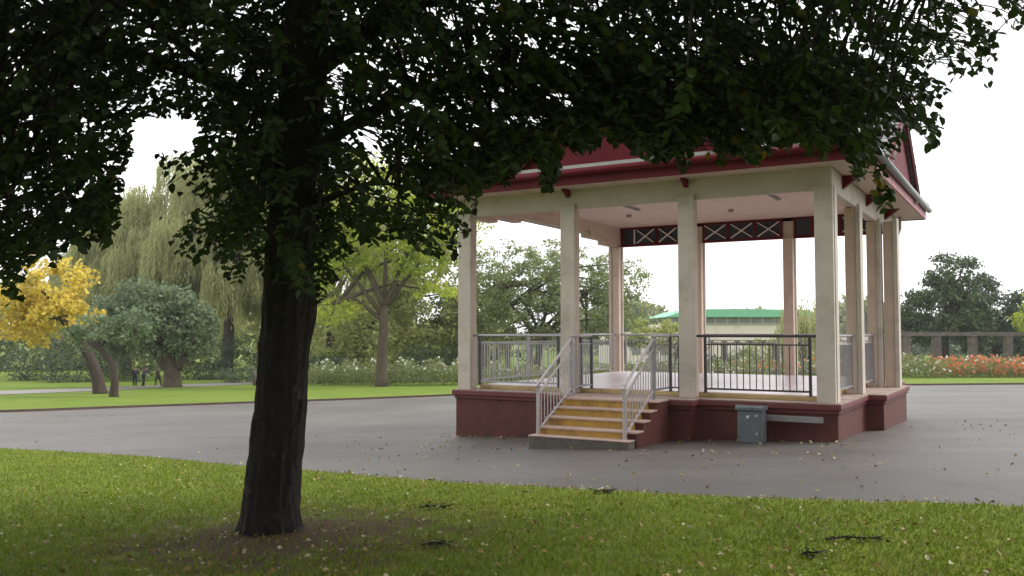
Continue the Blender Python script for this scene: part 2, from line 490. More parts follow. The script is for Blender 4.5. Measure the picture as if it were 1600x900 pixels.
o = grid_sheet('asphalt', np.concatenate([np.linspace(-40, -16, 25)[:-1], np.linspace(-16, 12, 113)[:-1], np.linspace(12, 90, 79)]), lambda x: near_y(x) - .3, far_y, 61, .012, M['asphalt'])
tag(o, 'wide grey asphalt area around the bandstand', kind='structure')
o = grid_sheet('near_lawn', np.concatenate([np.linspace(-60, -16, 40)[:-1], np.linspace(-16, 8, 241)[:-1], np.linspace(8, 90, 60)]), lambda x: -12, smooth_edge, 50, .035, M['lawn'], skirt=.04)
tag(o, 'shaded green lawn in front of the asphalt', kind='structure')

# edging board along the far side of the asphalt
b = MB()
px_ = np.linspace(-32, 80, 80)
pts = [(x, float(far_y(x)), ground(x, float(far_y(x)))) for x in px_]
for p, q in zip(pts[:-1], pts[1:]):
    b.bar((p[0], p[1], p[2] + .02), (q[0], q[1], q[2] + .02), .12, .16)
tag(b.build('kerb', M['kerb']), 'brown edging strip between asphalt and far lawn', kind='structure')

# far path crossing the lawn on the left
pn = [(-60, 35), (-42, 42), (-33.5, 49), (-30.2, 52.84), (-27.98, 60.23), (-26.82, 68.22), (-22.43, 78.43), (-18.07, 84.23), (-8, 92)]
pf = [(-64, 40), (-46, 48.5), (-37.5, 55.5), (-34.52, 60.38), (-31.78, 68.4), (-29.85, 75.92), (-24.26, 84.84), (-19, 89.5), (-8, 97)]
b = MB()
for k in range(len(pn) - 1):
    for s in range(4):
        def L(p, t): return (p[k][0] * (1 - t) + p[k + 1][0] * t, p[k][1] * (1 - t) + p[k + 1][1] * t)
        q = [L(pn, s / 4), L(pn, (s + 1) / 4), L(pf, (s + 1) / 4), L(pf, s / 4)]
        b.add([(x, y, ground(x, y) + .02) for x, y in q], [(0, 1, 2, 3)])
tag(b.build('path', M['path']), 'pale curved path across the far lawn', kind='structure')

# mown grass blades on the near lawn, where the camera can resolve them
nb = 250000
Y = 4.2 + 13.5 * nr.random(nb) ** 1.35
X = (nr.random(nb) * 2 - 1) * (Y * .60 + 3.2)
ok = Y < smooth_edge(X) - .01
dd = np.hypot(X + 1.75, (Y - 6.9))
ok &= nr.random(nb) < np.clip((dd - .25) / 1.5, .12, 1)
X, Y = X[ok], Y[ok]
Z = ground_np(X, Y) + .033
P = np.stack([X, Y, Z], 1)
n = len(P)
D = nr.normal(size=(n, 3)) * .55; D[:, 2] = 1
D /= np.linalg.norm(D, axis=1, keepdims=True)
S = nr.normal(size=(n, 3)); S[:, 2] = 0; S /= np.linalg.norm(S, axis=1, keepdims=True)
w = .004 + .004 * nr.random((n, 1)); hh = .022 + .03 * nr.random((n, 1))
V = np.stack([P - S * w, P + S * w, P + D * hh], 1).reshape(-1, 3)
o = np_mesh('grass', V, np.arange(n * 3).reshape(-1, 3), M['blade'])
tag(o, 'short mown grass blades of the near lawn', 'grass', kind='stuff')

# bandstand placement (local: u along the front, v into depth)
W, DP = 6.654, 7.036
PHI = .53206
a_, b_ = Vector((math.cos(PHI), -math.sin(PHI), 0)), Vector((math.sin(PHI), math.cos(PHI), 0))
def wpos(u, v, z=0): return Vector((-.840, 17.235, z)) + a_ * u + b_ * v


# fallen leaves
def litter(name, n, f, label, size):
    pts = []
    while len(pts) < n:
        x, y = f()
        pts.append((x, y))
    P = np.array(pts)
    sy = smooth_edge(P[:, 0])
    z = ground_np(P[:, 0], P[:, 1]) + np.where(P[:, 1] < sy, .062, .026)
    Pt = np.column_stack([P, z])
    D = nr.normal(size=(n, 3)); D[:, 2] *= .25
    Nn = nr.normal(size=(n, 3)) * .35; Nn[:, 2] = 1
    V, F = leaves_mesh(Pt, size * (.6 + .8 * nr.random(n)), D, Nn, .75, .3)
    tag(np_mesh(name, V, F, M['litter']), label, 'fallen leaves', kind='stuff')


def f_lawn():
    while 1:
        y = 4.3 + 12 * rnd.random() ** 1.2; x = (rnd.random() * 2 - 1) * y * .62
        if y < smooth_edge(x):
            if rnd.random() < .45 + .55 * (math.hypot(x + 1.3, y - 6.7) < 1.6): return x, y


def f_asph():
    while 1:
        y = 6.5 + 12 * rnd.random(); x = -3 + 14 * rnd.random() ** 1.1
        r = rnd.random()
        if r < .25: x = rnd.uniform(-14, 9)
        elif r < .5:
            x = rnd.uniform(-4, 6.5); y = smooth_edge(x) + abs(rnd.gauss(0, .12)) + .02
        elif r < .72:
            q = wpos(rnd.uniform(-.6, W + .6), -.25 - abs(rnd.gauss(0, .35)) - (1.9 if rnd.random() < .3 else 0)); x, y = q.x, q.y
        if y > smooth_edge(x) + .02: return x, y


litter('fallen_leaves', 1000, f_lawn, 'pale and yellow fallen leaves strewn over the near lawn', .036)
litter('fallen_leaves', 850, f_asph, 'pale fallen leaves scattered on the asphalt', .042)

# ------------------------------------------------------------------ bandstand (local: u along front, v into depth)
W, DP = 6.654, 7.036
PHI = .53206
bs = empty('bandstand', (-.840, 17.235, 0), -PHI)
tag(bs, 'open bandstand with cream columns, red fascia and hipped slate roof on a red plinth', 'bandstand')
ZC = .905      # plinth cap top
ZS = .99       # stage floor
ZT = 4.205     # column top
ZE = 4.56      # soffit
ZK = 4.70      # ceiling
a_, b_ = Vector((math.cos(PHI), -math.sin(PHI), 0)), Vector((math.sin(PHI), math.cos(PHI), 0))
def wpos(u, v, z=0): return Vector((-.840, 17.235, z)) + a_ * u + b_ * v
def gl(u, v):
    p = wpos(u, v); return ground(p.x, p.y)

# plinth outline with projecting centre bays
u0, u1, v0, v1 = -.17, W + .17, -.17, DP + .17
PJ = .30
cu0, cu1 = W / 2 - 1.28, W / 2 + 1.28
cv0, cv1 = 2.35, 5.45
outline = [(u0, v0), (cu0, v0), (cu0, v0 - PJ), (cu1, v0 - PJ), (cu1, v0), (u1, v0), (u1, cv0), (u1 + PJ, cv0), (u1 + PJ, cv1), (u1, cv1), (u1, v1), (u0, v1)]
def grow(poly, d):
    n = len(poly); out = []
    for i in range(n):
        p0, p1, p2 = Vector(poly[i - 1]), Vector(poly[i]), Vector(poly[(i + 1) % n])
        d1 = (p1 - p0).normalized(); d2 = (p2 - p1).normalized()
        n1 = Vector((d1.y, -d1.x)); n2 = Vector((d2.y, -d2.x))
        out.append(tuple(p1 + (n1 + n2) * d))
    return out
b = MB(); b.prism(outline, 'z', -.8, ZC - .17); b.build('plinth', M['brick'], bs, .01)
b = MB()
b.prism(grow(outline, .025), 'z', ZC - .17, ZC - .105)
b.prism(grow(outline, .06), 'z', ZC - .105, ZC - .02)
b.build('plinth_moulding', M['cap'], bs, .012)
b = MB(); b.prism(grow(outline, .055), 'z', ZC - .02, ZC); b.build('cap_slab', M['captop'], bs, .006)
b = MB(); b.box(.16, W - .16, .16, DP - .16, ZC, ZS - .012)
so = b.build('stage_edge', M['kerbyellow'], bs, .008)
b = MB(); b.box(.20, W - .20, .20, DP - .20, ZS - .012, ZS); b.build('stage_floor', M['stage'], bs)

# columns
def column(u, v, ou, ov, parent=bs):
    """ou, ov: outward direction signs (a cream strip on each outward face)"""
    b = MB(); c = MB(); h = .135
    x0, x1, y0, y1 = u - .125, u + .125, v - .125, v + .125
    z0, z1 = ZC, ZT
    b.box(x0 + .012, x1 - .012, y0 + .012, y1 - .012, z0, z1)
    # moulded inner faces: recessed core with flat outer plates
    if ov:
        s = -1 if ov < 0 else 1
        ya, yb = sorted((v + s * .075, v + s * .155))
        c.box(u - .14, u + .14, ya, yb, z0, z1 + .06)
        ya, yb = sorted((v + s * .045, v + s * .068))
        c.box(u - .13, u + .13, ya, yb, z0, z1)
    if ou:
        s = -1 if ou < 0 else 1
        xa, xb = sorted((u + s * .075, u + s * .155))
        if ov:
            # stop short of the plate that faces the other way
            t = -1 if ov < 0 else 1
            yb0, yb1 = sorted((v + t * .070, v - t * .14))
            c.box(xa, xb, yb0, yb1, z0, z1 + .06)
        else:
            c.box(xa, xb, v - .14, v + .14, z0, z1 + .06)
            xa, xb = sorted((u + s * .045, u + s * .068))
            c.box(xa, xb, v - .13, v + .13, z0, z1)
    o = b.build('column', M['tan'], parent, .008)
    c.build('pilaster', M['cream'], o, .008)
    k = MB()
    k.box(u - .17 if ou <= 0 else u - .15, u + .17 if ou > 0 else u + .15, v - .18 if ov < 0 else v - .15, v + .15 if ov <= 0 else v + .18, z1 + .06, z1 + .09)
    if ov < 0 and not ou: k.build('capital', M['cream'], o, .004)
    return o


T3, D3 = W / 3, DP / 3
column(0, 0, -1, -1); column(T3, 0, 0, -1); column(2 * T3, 0, 0, -1); column(W, 0, 1, -1)
column(0, DP, -1, 1); column(T3, DP, 0, 1); column(2 * T3, DP, 0, 1); column(W, DP, 1, 1)
column(W, D3, 1, 0); column(W, 2 * D3, 1, 0)
column(W + PJ, 2 * D3 + .1, 1, 0)

# beams: cream outside, pink inside
def beam(name, poly_axis, outer, inner, mats):
    pass
b = MB()
b.box(-.105, W + .105, -.105, -.005, ZT, ZE + .06)
o = b.build('beam', M['cream'], bs, .006); tag(o, 'cream beam over the front columns')
b = MB(); b.box(-.005, W + .005, -.004, .10, ZT + .02, ZK + .02); b.build('beam_lining', M['tan'], o)
b = MB(); b.box(W + .005, W + .105, -.004, DP + .105, ZT, ZE + .06)
o = b.build('beam', M['cream'], bs, .006)
b = MB(); b.box(W - .10, W + .004, .101, DP - .1, ZT + .02, ZK + .02); b.build('beam_lining', M['tan'], o)
b = MB(); b.box(W - .02, W + .115, -.125, -.107, ZT + .0, ZE); b.box(W + .107, W + .125, -.10, .02, ZT, ZE)
b.build('corner_strip', M['cream'], bs, .004)
# left beam with stepped corbels at both ends
def stepped(off):
    L = DP
    st = [(0.10, 0), (.92, 0), (.92, .10), (1.88, .10), (1.88, .20)]
    pts = [(y, ZT + z + off) for y, z in st] + [(L - y, ZT + z + off) for y, z in reversed(st)]
    return pts
b = MB(); b.prism(stepped(0) + [(DP - .1, ZE + .06), (.1, ZE + .06)], 'x', -.105, -.005)
o = b.build('beam', M['cream'], bs)
b = MB(); b.prism(stepped(.001) + [(DP - .1, ZK + .02), (.1, ZK + .02)], 'x', -.004, .10); b.build('beam_lining', M['tan'], o)
b = MB(); b.prism(stepped(.05) + [(DP - .1, ZK + .01), (.1, ZK + .01)], 'x', .101, .16); b.build('beam_lining', M['tan'], o)

# back frieze with crosses
b = MB(); b.box(-.105, W + .004, DP + .005, DP + .105, ZT, ZE + .06); o = b.build('beam', M['cream'], bs)
def frieze(ua, ub, panels):
    yb = DP - .01
    b = MB(); b.box(ua, ub, yb, yb + .012, ZT, ZK); root = b.build('frieze', M['navy'], bs)
    fr = MB(); xs = MB()
    fr.box(ua, ub, yb - .045, yb - .002, ZT, ZT + .055); fr.box(ua, ub, yb - .045, yb - .002, ZK - .055, ZK - .002)
    x = ua
    for k, (w, kind) in enumerate(panels):
        fr.box(x - (.0 if k == 0 else .03), x + (.05 if k == 0 else .03), yb - .040, yb - .002, ZT + .056, ZK - .056)
        if kind == 'x':
            z0, z1 = ZT + .08, ZK - .08
            xs = MB(); xs.bar((x + .07, yb - .05, z0), (x + w - .07, yb - .05, z1), .058, .02)
            xs.bar((x + .07, yb - .053, z1), (x + w - .07, yb - .053, z0), .058, .02)
            xs.build('cross', M['white'], root)
        if kind == 'p':
            xs = MB(); xs.box(x + w - .02, x + w + .02, yb - .055, yb - .042, ZT + .06, ZK - .06); xs.build('strip', M['white'], root)
        x += w
    fr.box(ub - .05, ub, yb - .040, yb - .002, ZT + .056, ZK - .056)
    fr.build('frame', M['redwood'], root, .004)
frieze(.16, T3 - .13, [(.38, 'p'), (.60, 'x'), (.60, 'x'), (.35, 'n')])
frieze(T3 + .13, 2 * T3 - .13, [((T3 - .26) / 3, 'x')] * 3)
frieze(2 * T3 + .13, W - .13, [(.42, 'n'), (.62, 'x'), (.62, 'x'), (.30, 'n')])

# ceiling, lamps
b = MB(); b.box(.10, W - .10, .10, DP - .03, ZK, ZK + .03); b.build('ceiling', M['ceiling'], bs)
for (u, v) in ((1.95, 3.0), (5.0, 3.0)):
    b = MB(); b.box(u - .05, u + .05, v - .85, v + .85, ZK - .035, ZK - .001)
    o = b.build('ceiling_lamp', M['lamp'], bs, .01)
    b = MB(); b.tube([(u, v - .8, ZK - .055), (u, v + .8, ZK - .055)], [.018, .018], 8); b.build('lamp_tube', M['white'], o, smooth=True)
for (u, v) in ((1.4, 4.6), (3.7, 4.9), (5.4, 5.6)):
    b = MB(); b.tube([(u, v, ZK - .06), (u, v, ZK - .001)], [.06, .07], 12); b.build('junction_box', M['lamp'], bs)

# roof: soffit, fascia, gutter, hips, gables
OV = .68
ru0, ru1, rv0, rv1 = -OV, W + OV, -OV, DP + OV
b = MB()
for (x0, x1, y0, y1) in ((ru0, ru1, rv0, -.106), (ru0, ru1, DP + .106, rv1), (ru0, -.106, -.106, DP + .106), (W + .106, ru1, -.106, DP + .106)):
    b.box(x0 + .03, x1 - .03 if x1 == ru1 or x1 > W else x1, max(y0, rv0 + .03), min(y1, rv1 - .03), ZE, ZE + .02)
roof = None
apex = ((ru0 + ru1) / 2, (rv0 + rv1) / 2)
ZR = ZE + .27; RISE = 2.9
rb = MB()
cv = [(ru0 - .05, rv0 - .05, ZR), (ru1 + .05, rv0 - .05, ZR), (ru1 + .05, rv1 + .05, ZR), (ru0 - .05, rv1 + .05, ZR)]
rg = [(apex[0], apex[1] - .3, ZR + RISE), (apex[0], apex[1] + .3, ZR + RISE)]
rb.add(cv + rg, [(0, 1, 4), (1, 2, 5, 4), (2, 3, 5), (3, 0, 4, 5)])
rb.add([(x, y, z - .03) for x, y, z in cv + rg], [(4, 1, 0), (4, 5, 2, 1), (5, 3, 2), (5, 4, 0, 3)])
roof = rb.build('roof', M['slate'], bs)
b.build('soffit', M['tan'], roof)
for p, q in (((ru0, rv0), (ru1, rv0)), ((ru1, rv0), (ru1, rv1)), ((ru1, rv1), (ru0, rv1)), ((ru0, rv1), (ru0, rv0))):
    front = p[1] == q[1] == rv0
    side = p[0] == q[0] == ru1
    d = Vector((q[0] - p[0], q[1] - p[1])).normalized(); nrm = Vector((d.y, -d.x))
    fb = MB()
    P0 = Vector((p[0], p[1], ZE + .14)) + Vector((d.x, d.y, 0)) * (.018 if not front else -.018)
    Q0 = Vector((q[0], q[1], ZE + .14)) - Vector((d.x, d.y, 0)) * (.018 if not front else -.018)
    fb.bar(P0, Q0, .035, .32)
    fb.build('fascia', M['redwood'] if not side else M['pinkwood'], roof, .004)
    gb = MB()
    off = Vector((nrm.x, nrm.y, 0)) * .085
    gb.tube([Vector((p[0], p[1], ZE + .185)) + off, Vector((q[0], q[1], ZE + .185)) + off], [.062, .062], 10)
    gb.build('gutter', M['redwood'] if front else M['gutter'], roof, smooth=True)
hb = MB()
for k, g_ in ((0, 0), (1, 0), (2, 1), (3, 1)):
    hb.tube([Vector(cv[k]) + Vector((0, 0, .02)), Vector(rg[g_]) + Vector((0, 0, .03))], [.07, .07], 8)
hb.tube([Vector(rg[0]) + Vector((0, 0, .03)), Vector(rg[1]) + Vector((0, 0, .03))], [.08, .08], 8)
hb.build('ridge_tile', M['lead'], roof)
# brackets under the soffit at the columns
for u in (T3, 2 * T3):
    b = MB(); b.prism([(-.32, ZE - .001), (-.106, ZE - .001), (-.106, ZE - .14)], 'x', u - .04, u + .04); b.build('bracket', M['redwood'], roof)
for v in (.9, D3 + .9, 2 * D3 + .9):
    b = MB(); b.prism([(W + .106, ZE - .001), (W + .40, ZE - .001), (W + .106, ZE - .22)], 'y', v - .05, v + .05); b.build('bracket', M['redwood'], roof)
# gables on the front and right slopes
def gable(front):
    hw = 1.85; hg = 1.25; c = W / 2 if front else 3.6
    def P(s, o, z):   # s along eave, o inward from the fascia plane
        return (c + s, rv0 - .02 + o, z) if front else (ru1 + .02 - o, c + s, z)
    z0 = ZR + .03
    run = hg / RISE * (apex[1] - rv0) * 1.0 + .2
    b = MB()
    t = [P(-hw, .02, z0), P(hw, .02, z0), P(0, .02, z0 + hg)]
    t2 = [P(-hw, .07, z0), P(hw, .07, z0), P(0, .07, z0 + hg)]
    b.add(t + t2, [(0, 1, 2), (5, 4, 3), (0, 3, 4, 1), (1, 4, 5, 2), (2, 5, 3, 0)])
    o = b.build('gable', M['redwood'], roof)
    b = MB()
    for s in (-1, 1):
        b.add([P(s * (hw + .2), -.10, z0 - .06), P(0, -.10, z0 + hg + .07), P(0, run + .3, z0 + hg + .07), P(s * (hw + .2), .1, z0 - .06)], [(0, 1, 2, 3)])
        b.add([P(s * (hw + .2), -.10, z0 - .10), P(0, -.10, z0 + hg + .03), P(0, run + .3, z0 + hg + .03), P(s * (hw + .2), .1, z0 - .10)], [(3, 2, 1, 0)])
    b.build('gable_roof', M['slate'], o)
    for s in (-1, 1):
        b = MB(); b.bar(P(s * (hw + .18), -.06 - .003 * s, z0 - .08), P(0, -.06 - .003 * s, z0 + hg + .01), .04, .16)
        b.build('bargeboard', M['redwood'], o)
    b = MB(); b.bar(P(-hw, -.02, z0 - .02), P(hw, -.02, z0 - .02), .06, .06)
    if not front:
        b.bar(P(hw - .02, -.03, z0 - .25), P(hw - .02, -.03, z0 + .55), .05)
    b.build('flashing', M['lead'], o)
gable(True); gable(False)
b = MB()  # downpipe at the back right corner
b.tube([(W + .22, DP + .05, ZE), (W + .22, DP + .05, ZT + .1), (W + .19, DP - .2, ZT - .1), (W + .19, DP - .2, ZC)], [.035] * 4, 8)
b.build('downpipe', M['cream'], bs, smooth=True)

# railings
ZH = 1.93
def railing(p, q, posts=(.14, .14), m='rail', top='rail', pm='raildark', extend=True):
    p = Vector(p); q = Vector(q); d = (q - p).normalized(); L = (q - p).length
    b = MB()
    b.tube([(p.x, p.y, ZH), (q.x, q.y, ZH)], [.022, .022], 8)
    a = p + d * posts[0]; c = q - d * posts[1]
    b.bar((a.x, a.y, ZH - .14), (c.x, c.y, ZH - .14), .022)
    b.bar((a.x, a.y, ZS + .07), (c.x, c.y, ZS + .07), .03)
    LL = (c - a).length; n = max(2, round(LL / .105))
    for i in range(1, n):
        s = a + d * (LL * i / n)
        b.bar((s.x, s.y, ZS + .07), (s.x, s.y, ZH - .14), .014)
    o = b.build('railing', M[top], bs)
    for s in (a, c):
        k = MB(); k.bar((s.x, s.y, ZS), (s.x, s.y, ZH), .042); k.box(s.x - .05, s.x + .05, s.y - .05, s.y + .05, ZS + .001, ZS + .008); k.build('post', M[pm], o)
    return o
SA, SB = .393 * W, .615 * W
e = .125
yr = .10
railing((e, .0, 0), (T3 - e, 0, 0)); 
railing((T3 + e, 0, 0), (SA, 0, 0), (.06, .0)); railing((SB, 0, 0), (2 * T3 - e, 0, 0), (0, .06))
railing((2 * T3 + e, 0, 0), (W - e, 0, 0), top='raildark')
for k in range(3):
    railing((W, k * D3 + e, 0), (W, (k + 1) * D3 - e, 0), pm='rail')
    railing((k * T3 + e, DP, 0), ((k + 1) * T3 - e, DP, 0), pm='rail')
railing((0, e, 0), (0, DP - e, 0), pm='rail')
for v in (D3, 2 * D3):
    k = MB(); k.bar((0, v, ZS), (0, v, ZH), .05); k.build('rail_post', M['rail'], bs)

# stairs
lv = [.36, .496, .632, .768, ZC - .004]
vs_ = [-2.17, -1.87, -1.59, -1.31, -1.03]
VF = v0 - PJ - .061
sa, sb = SA - .04, SB + .15
b = MB()
poly = [(VF, -.5), (-1.87, -.5)]
for k in range(1, 5): poly += [(vs_[k], lv[k - 1]), (vs_[k], lv[k] - .03)]
poly += [(VF, ZC - .03)]
b.prism(poly, 'x', sa, sb)
st = b.build('stairs', M['brick'], bs)
for k in range(1, 5):
    b = MB(); b.box(sa - .006, sb - .14, vs_[k] - .012, vs_[k] - .001, lv[k - 1] + .001 if k > 1 else lv[0] + .001, lv[k] - .03)
    b.build('riser', M['yellow'], st)
for k in range(1, 5):
    y1 = vs_[k + 1] - .013 if k < 4 else VF - .001
    b = MB(); b.box(sa - .015, sb + .015, vs_[k] - .035, y1, lv[k] - .029, lv[k])
    b.build('tread', M['tread'], st, .006)
b = MB(); b.box(sa - .045, sb - .02, vs_[0] + .04, -1.871, -.4, lv[0]); b.build('landing', M['concrete'], st, .012)
b = MB(); b.box(sa - .05, sb - .015, vs_[0] + .035, -1.885, lv[0] + .001, lv[0] + .02); b.build('landing_top', M['tread'], st, .005)
for u in (SA, SB):
    b = MB()
    bt = (u, -1.97, 1.18); tp = (u, -.79, ZH - .05)
    hdr = MB()
    hdr.tube([(u, -2.03, 1.13), bt, tp, (u, -.74, ZH), (u, -.55, ZH)], [.022] * 5, 8)
    hdr.tube([(u, -.79, ZH), (u, -.02, ZH)], [.022, .022], 8)
    sl = (tp[2] - bt[2]) / (tp[1] - bt[1])
    hdr.bar((u, -1.97, 1.18 - .17), (u, -.79, tp[2] - .17), .026)
    hdr.bar((u, -1.97, .43), (u, -.79, .43 + sl * 1.18 - .09), .03)
    for k in range(1, 11):
        y = -1.97 + 1.18 * k / 11
        f = (y + 1.97) / 1.18
        hdr.bar((u, y, .43 + (sl * 1.18 - .09) * f), (u, y, 1.01 + (tp[2] - .17 - 1.01) * f), .014)
    o = hdr.build('stair_rail', M['railpale'], bs, smooth=False)
    k = MB(); k.bar((u, -1.97, lv[0]), (u, -1.97, 1.20), .045); k.build('post', M['railpale'], o)
    k = MB(); k.bar((u, -.79, ZC - .35), (u, -.79, ZH), .045); k.build('post', M['rail'], o)
    k = MB()
    k.bar((u, -.79, ZS + .07), (u, -.02, ZS + .07), .03); k.bar((u, -.79, ZH - .14), (u, -.02, ZH - .14), .022)
    for j in range(1, 7):
        k.bar((u, -.79 + .77 * j / 7, ZS + .07), (u, -.79 + .77 * j / 7, ZH - .14), .014)
    k.build('side_panel', M['rail'], o)

# channel fixed to the plinth and the cabinet in front of it
b = MB(); b.box(5.75, 6.62, v0 - .12, v0 - .002, ZC - .30, ZC - .21)
b.build('metal_channel', M['galv'], bs, .006)
cbp = wpos(5.60, v0 - .33)
cb = empty('electrical_cabinet', (cbp.x, cbp.y, ground(cbp.x, cbp.y)), -PHI)
tag(cb, 'small grey steel utility cabinet on the asphalt against the bandstand plinth', 'cabinet')
b = MB(); b.box(-.19, .19, -.14, .14, -.05, .52); o = b.build('body', M['cabinet'], cb, .012)
b = MB(); b.box(-.165, .165, -.152, -.142, .03, .49); b.build('door', M['cabinet'], cb, .004)
b = MB(); b.prism([(-.17, .52), (.155, .52), (.155, .575), (-.13, .60), (-.17, .565)], 'x', -.215, .215); b.build('lid', M['cabinet'], cb, .008)
for (x, z, r, n) in ((.115, .44, .016, 'bolt'), (.115, .17, .016, 'bolt'), (-.02, .42, .026, 'lock')):
    b = MB(); b.tube([(x, -.151, z), (x, -.170, z)], [r, r * .8], 12); b.build(n, M['bolt'], cb)


# ------------------------------------------------------------------ near tree
F_, PIT = 1393.0, R(2.81)
def view(P):
    """angles of world points as seen from the clearing edge (used to shape the crown's lower outline)"""
    x, y, z = P[:, 0], P[:, 1], P[:, 2] - EYE
    yf = y * math.cos(PIT) + z * math.sin(PIT); zu = -y * math.sin(PIT) + z * math.cos(PIT)
    return 800 + F_ * x / yf, 450 - F_ * zu / yf

def unview(px, py, y):
    u = (px - 800) / F_; v = -(py - 450) / F_
    yy = math.cos(PIT) - v * math.sin(PIT); zz = math.sin(PIT) + v * math.cos(PIT)
    return Vector((u / yy * y, y, EYE + zz / yy * y))

tree = empty('broadleaf_tree', (-1.93, 7.2, ground(-1.93, 7.2)))
tag(tree, 'large dark near tree with a thick trunk and low leafy boughs over the lawn', 'tree')
TL = tree.location
b = MB()
axis = [(-1.93, 7.2, .30), (-1.925, 7.2, .62), (-1.90, 7.2, .95), (-1.86, 7.2, 1.4), (-1.83, 7.2, 2.0), (-1.80, 7.2, 2.7), (-1.75, 7.22, 3.5), (-1.70, 7.25, 4.4), (-1.68, 7.3, 5.4), (-1.6, 7.4, 6.6), (-1.5, 7.5, 8.0)]
rad = [.238, .216, .203, .193, .186, .180, .176, .176, .17, .14, .09]
NR, NS = 240, 96
zz = np.linspace(0, 1, NR); ax = np.array(axis)
tz = np.interp(zz, np.linspace(0, 1, len(axis)), ax[:, 2]); tx = np.interp(tz, ax[:, 2], ax[:, 0]); ty = np.interp(tz, ax[:, 2], ax[:, 1]); tr = np.interp(tz, ax[:, 2], rad)
TV = []
from mathutils import noise as mn
for i_ in range(NR):
    for k in range(NS):
        an = 2 * math.pi * k / NS
        r = tr[i_]
        flare = math.exp(-(tz[i_] - .42) / .16) if tz[i_] > .42 else 1
        r *= 1 + .20 * flare * (max(0, math.cos(an * 4 + .9))) + .05 * flare
        r += .022 * mn.noise(Vector((math.cos(an) * 3.5, math.sin(an) * 3.5, tz[i_] * 1.1))) + .016 * abs(mn.noise(Vector((math.cos(an) * 6, math.sin(an) * 6, tz[i_] * 3)))) + .013 * mn.noise(Vector((math.cos(an) * 13, math.sin(an) * 13, tz[i_] * 5))) + .005 * mn.noise(Vector((math.cos(an) * 30, math.sin(an) * 30, tz[i_] * 16)))
        # burl on the right side
        db = (tz[i_] - 2.15) ** 2 / .05 + (math.cos(an - .1) - 1) ** 2 / .02
        r += .05 * math.exp(-db)
        TV.append((tx[i_] + r * math.cos(an) - TL.x, ty[i_] + r * math.sin(an) - TL.y, tz[i_] - TL.z))
TF = [(i_ * NS + k, i_ * NS + (k + 1) % NS, (i_ + 1) * NS + (k + 1) % NS, (i_ + 1) * NS + k) for i_ in range(NR - 1) for k in range(NS)]
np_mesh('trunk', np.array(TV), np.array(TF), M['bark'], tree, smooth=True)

# lower outline of the crown, as seen: heights below which no leaf hangs
LOW = [(-300, 430), (0, 430), (15, 470), (40, 405), (90, 395), (130, 400), (165, 405), (180, 392), (195, 330), (205, 262), (225, 212), (250, 188), (285, 182), (305, 215), (320, 250), (250, 255)]
lowx = [-300, 0, 12, 30, 60, 120, 165, 180, 190, 200, 218, 232, 236, 300, 320, 330, 350, 372, 400, 430, 470, 500, 525, 545, 565, 600, 640, 665, 700, 728, 738, 760, 800, 840, 860, 880, 920, 990, 1040, 1070, 1110, 1150, 1165, 1200, 1240, 1300, 1330, 1350, 1372, 1392, 1402, 1430, 1450, 1468, 1475, 1500, 1545, 1562, 1580, 1600, 1900]
lowy = [430, 425, 480, 470, 410, 398, 408, 380, 320, 262, 215, 195, 412, 405, 415, 395, 435, 445, 430, 440, 470, 470, 450, 400, 375, 385, 375, 412, 412, 395, 330, 280, 265, 262, 300, 232, 222, 228, 250, 250, 222, 230, 255, 240, 222, 230, 262, 262, 240, 235, 215, 205, 235, 242, 140, 130, 135, 88, 75, 55, 30]
def edge_ok(px, py):
    lim = np.interp(px, lowx, lowy) + 9 * np.sin(px * .09) + 6 * np.sin(px * .23 + 1)
    lim = lim + np.where(px > 740, 8 + 9 * np.sin(px * .051) + 9 * np.sin(px * .117 + 2), 0)
    ok = py < lim
    # the window of light left of the trunk
    ok &= ~((px > 205) & (px < 296 + 8 * np.sin(py * .2)) & (py > 184) & (py < 238 + 5 * np.sin(px * .15)))
    ok &= ~((px > 205) & (px < 240 + 10 * np.sin(py * .13)) & (py >= 236) & (py < 345))
    ok &= ~((px > 205) & (px < 318 + 8 * np.sin(py * .3)) & (py > 306) & (py < 338 + 5 * np.sin(px * .1)))
    return ok
holes = [(372, 115, 16, 13), (515, 75, 12, 22), (525, 120, 12, 30), (585, 215, 14, 10), (870, 150, 16, 8), (888, 170, 14, 16), (1095, 35, 12, 8), (1240, 50, 18, 10), (1050, 125, 10, 8), (975, 20, 10, 8), (1322, 95, 9, 22), (200, 15, 10, 10), (300, 88, 10, 10), (840, 190, 20, 16), (1330, 40, 12, 9), (1400, 62, 16, 8), (1465, 100, 18, 12), (1160, 205, 14, 12), (430, 150, 6, 12), (30, 300, 12, 10)]
for _ in range(150):
    holes.append((rnd.uniform(-50, 1450), rnd.uniform(-30, 330), rnd.uniform(5, 12), rnd.uniform(4, 10)))
def dens(px, py):
    d = np.ones_like(px)
    for (hx, hy, rx, ry) in holes:
        d *= 1 - np.exp(-(((px - hx) / rx) ** 2 + ((py - hy) / ry) ** 2) * 1.1)
    d *= np.where((px > 1360) & (py < 200), .62, 1)
    d *= np.where((px > 1470), .75, 1)
    d *= np.where((px > 530) & (px < 620) & (py > 170) & (py < 330), .55, 1)
    d *= np.where((px > 560) & (px < 730) & (py > 300) & (py < 420), .72, 1)
    return d

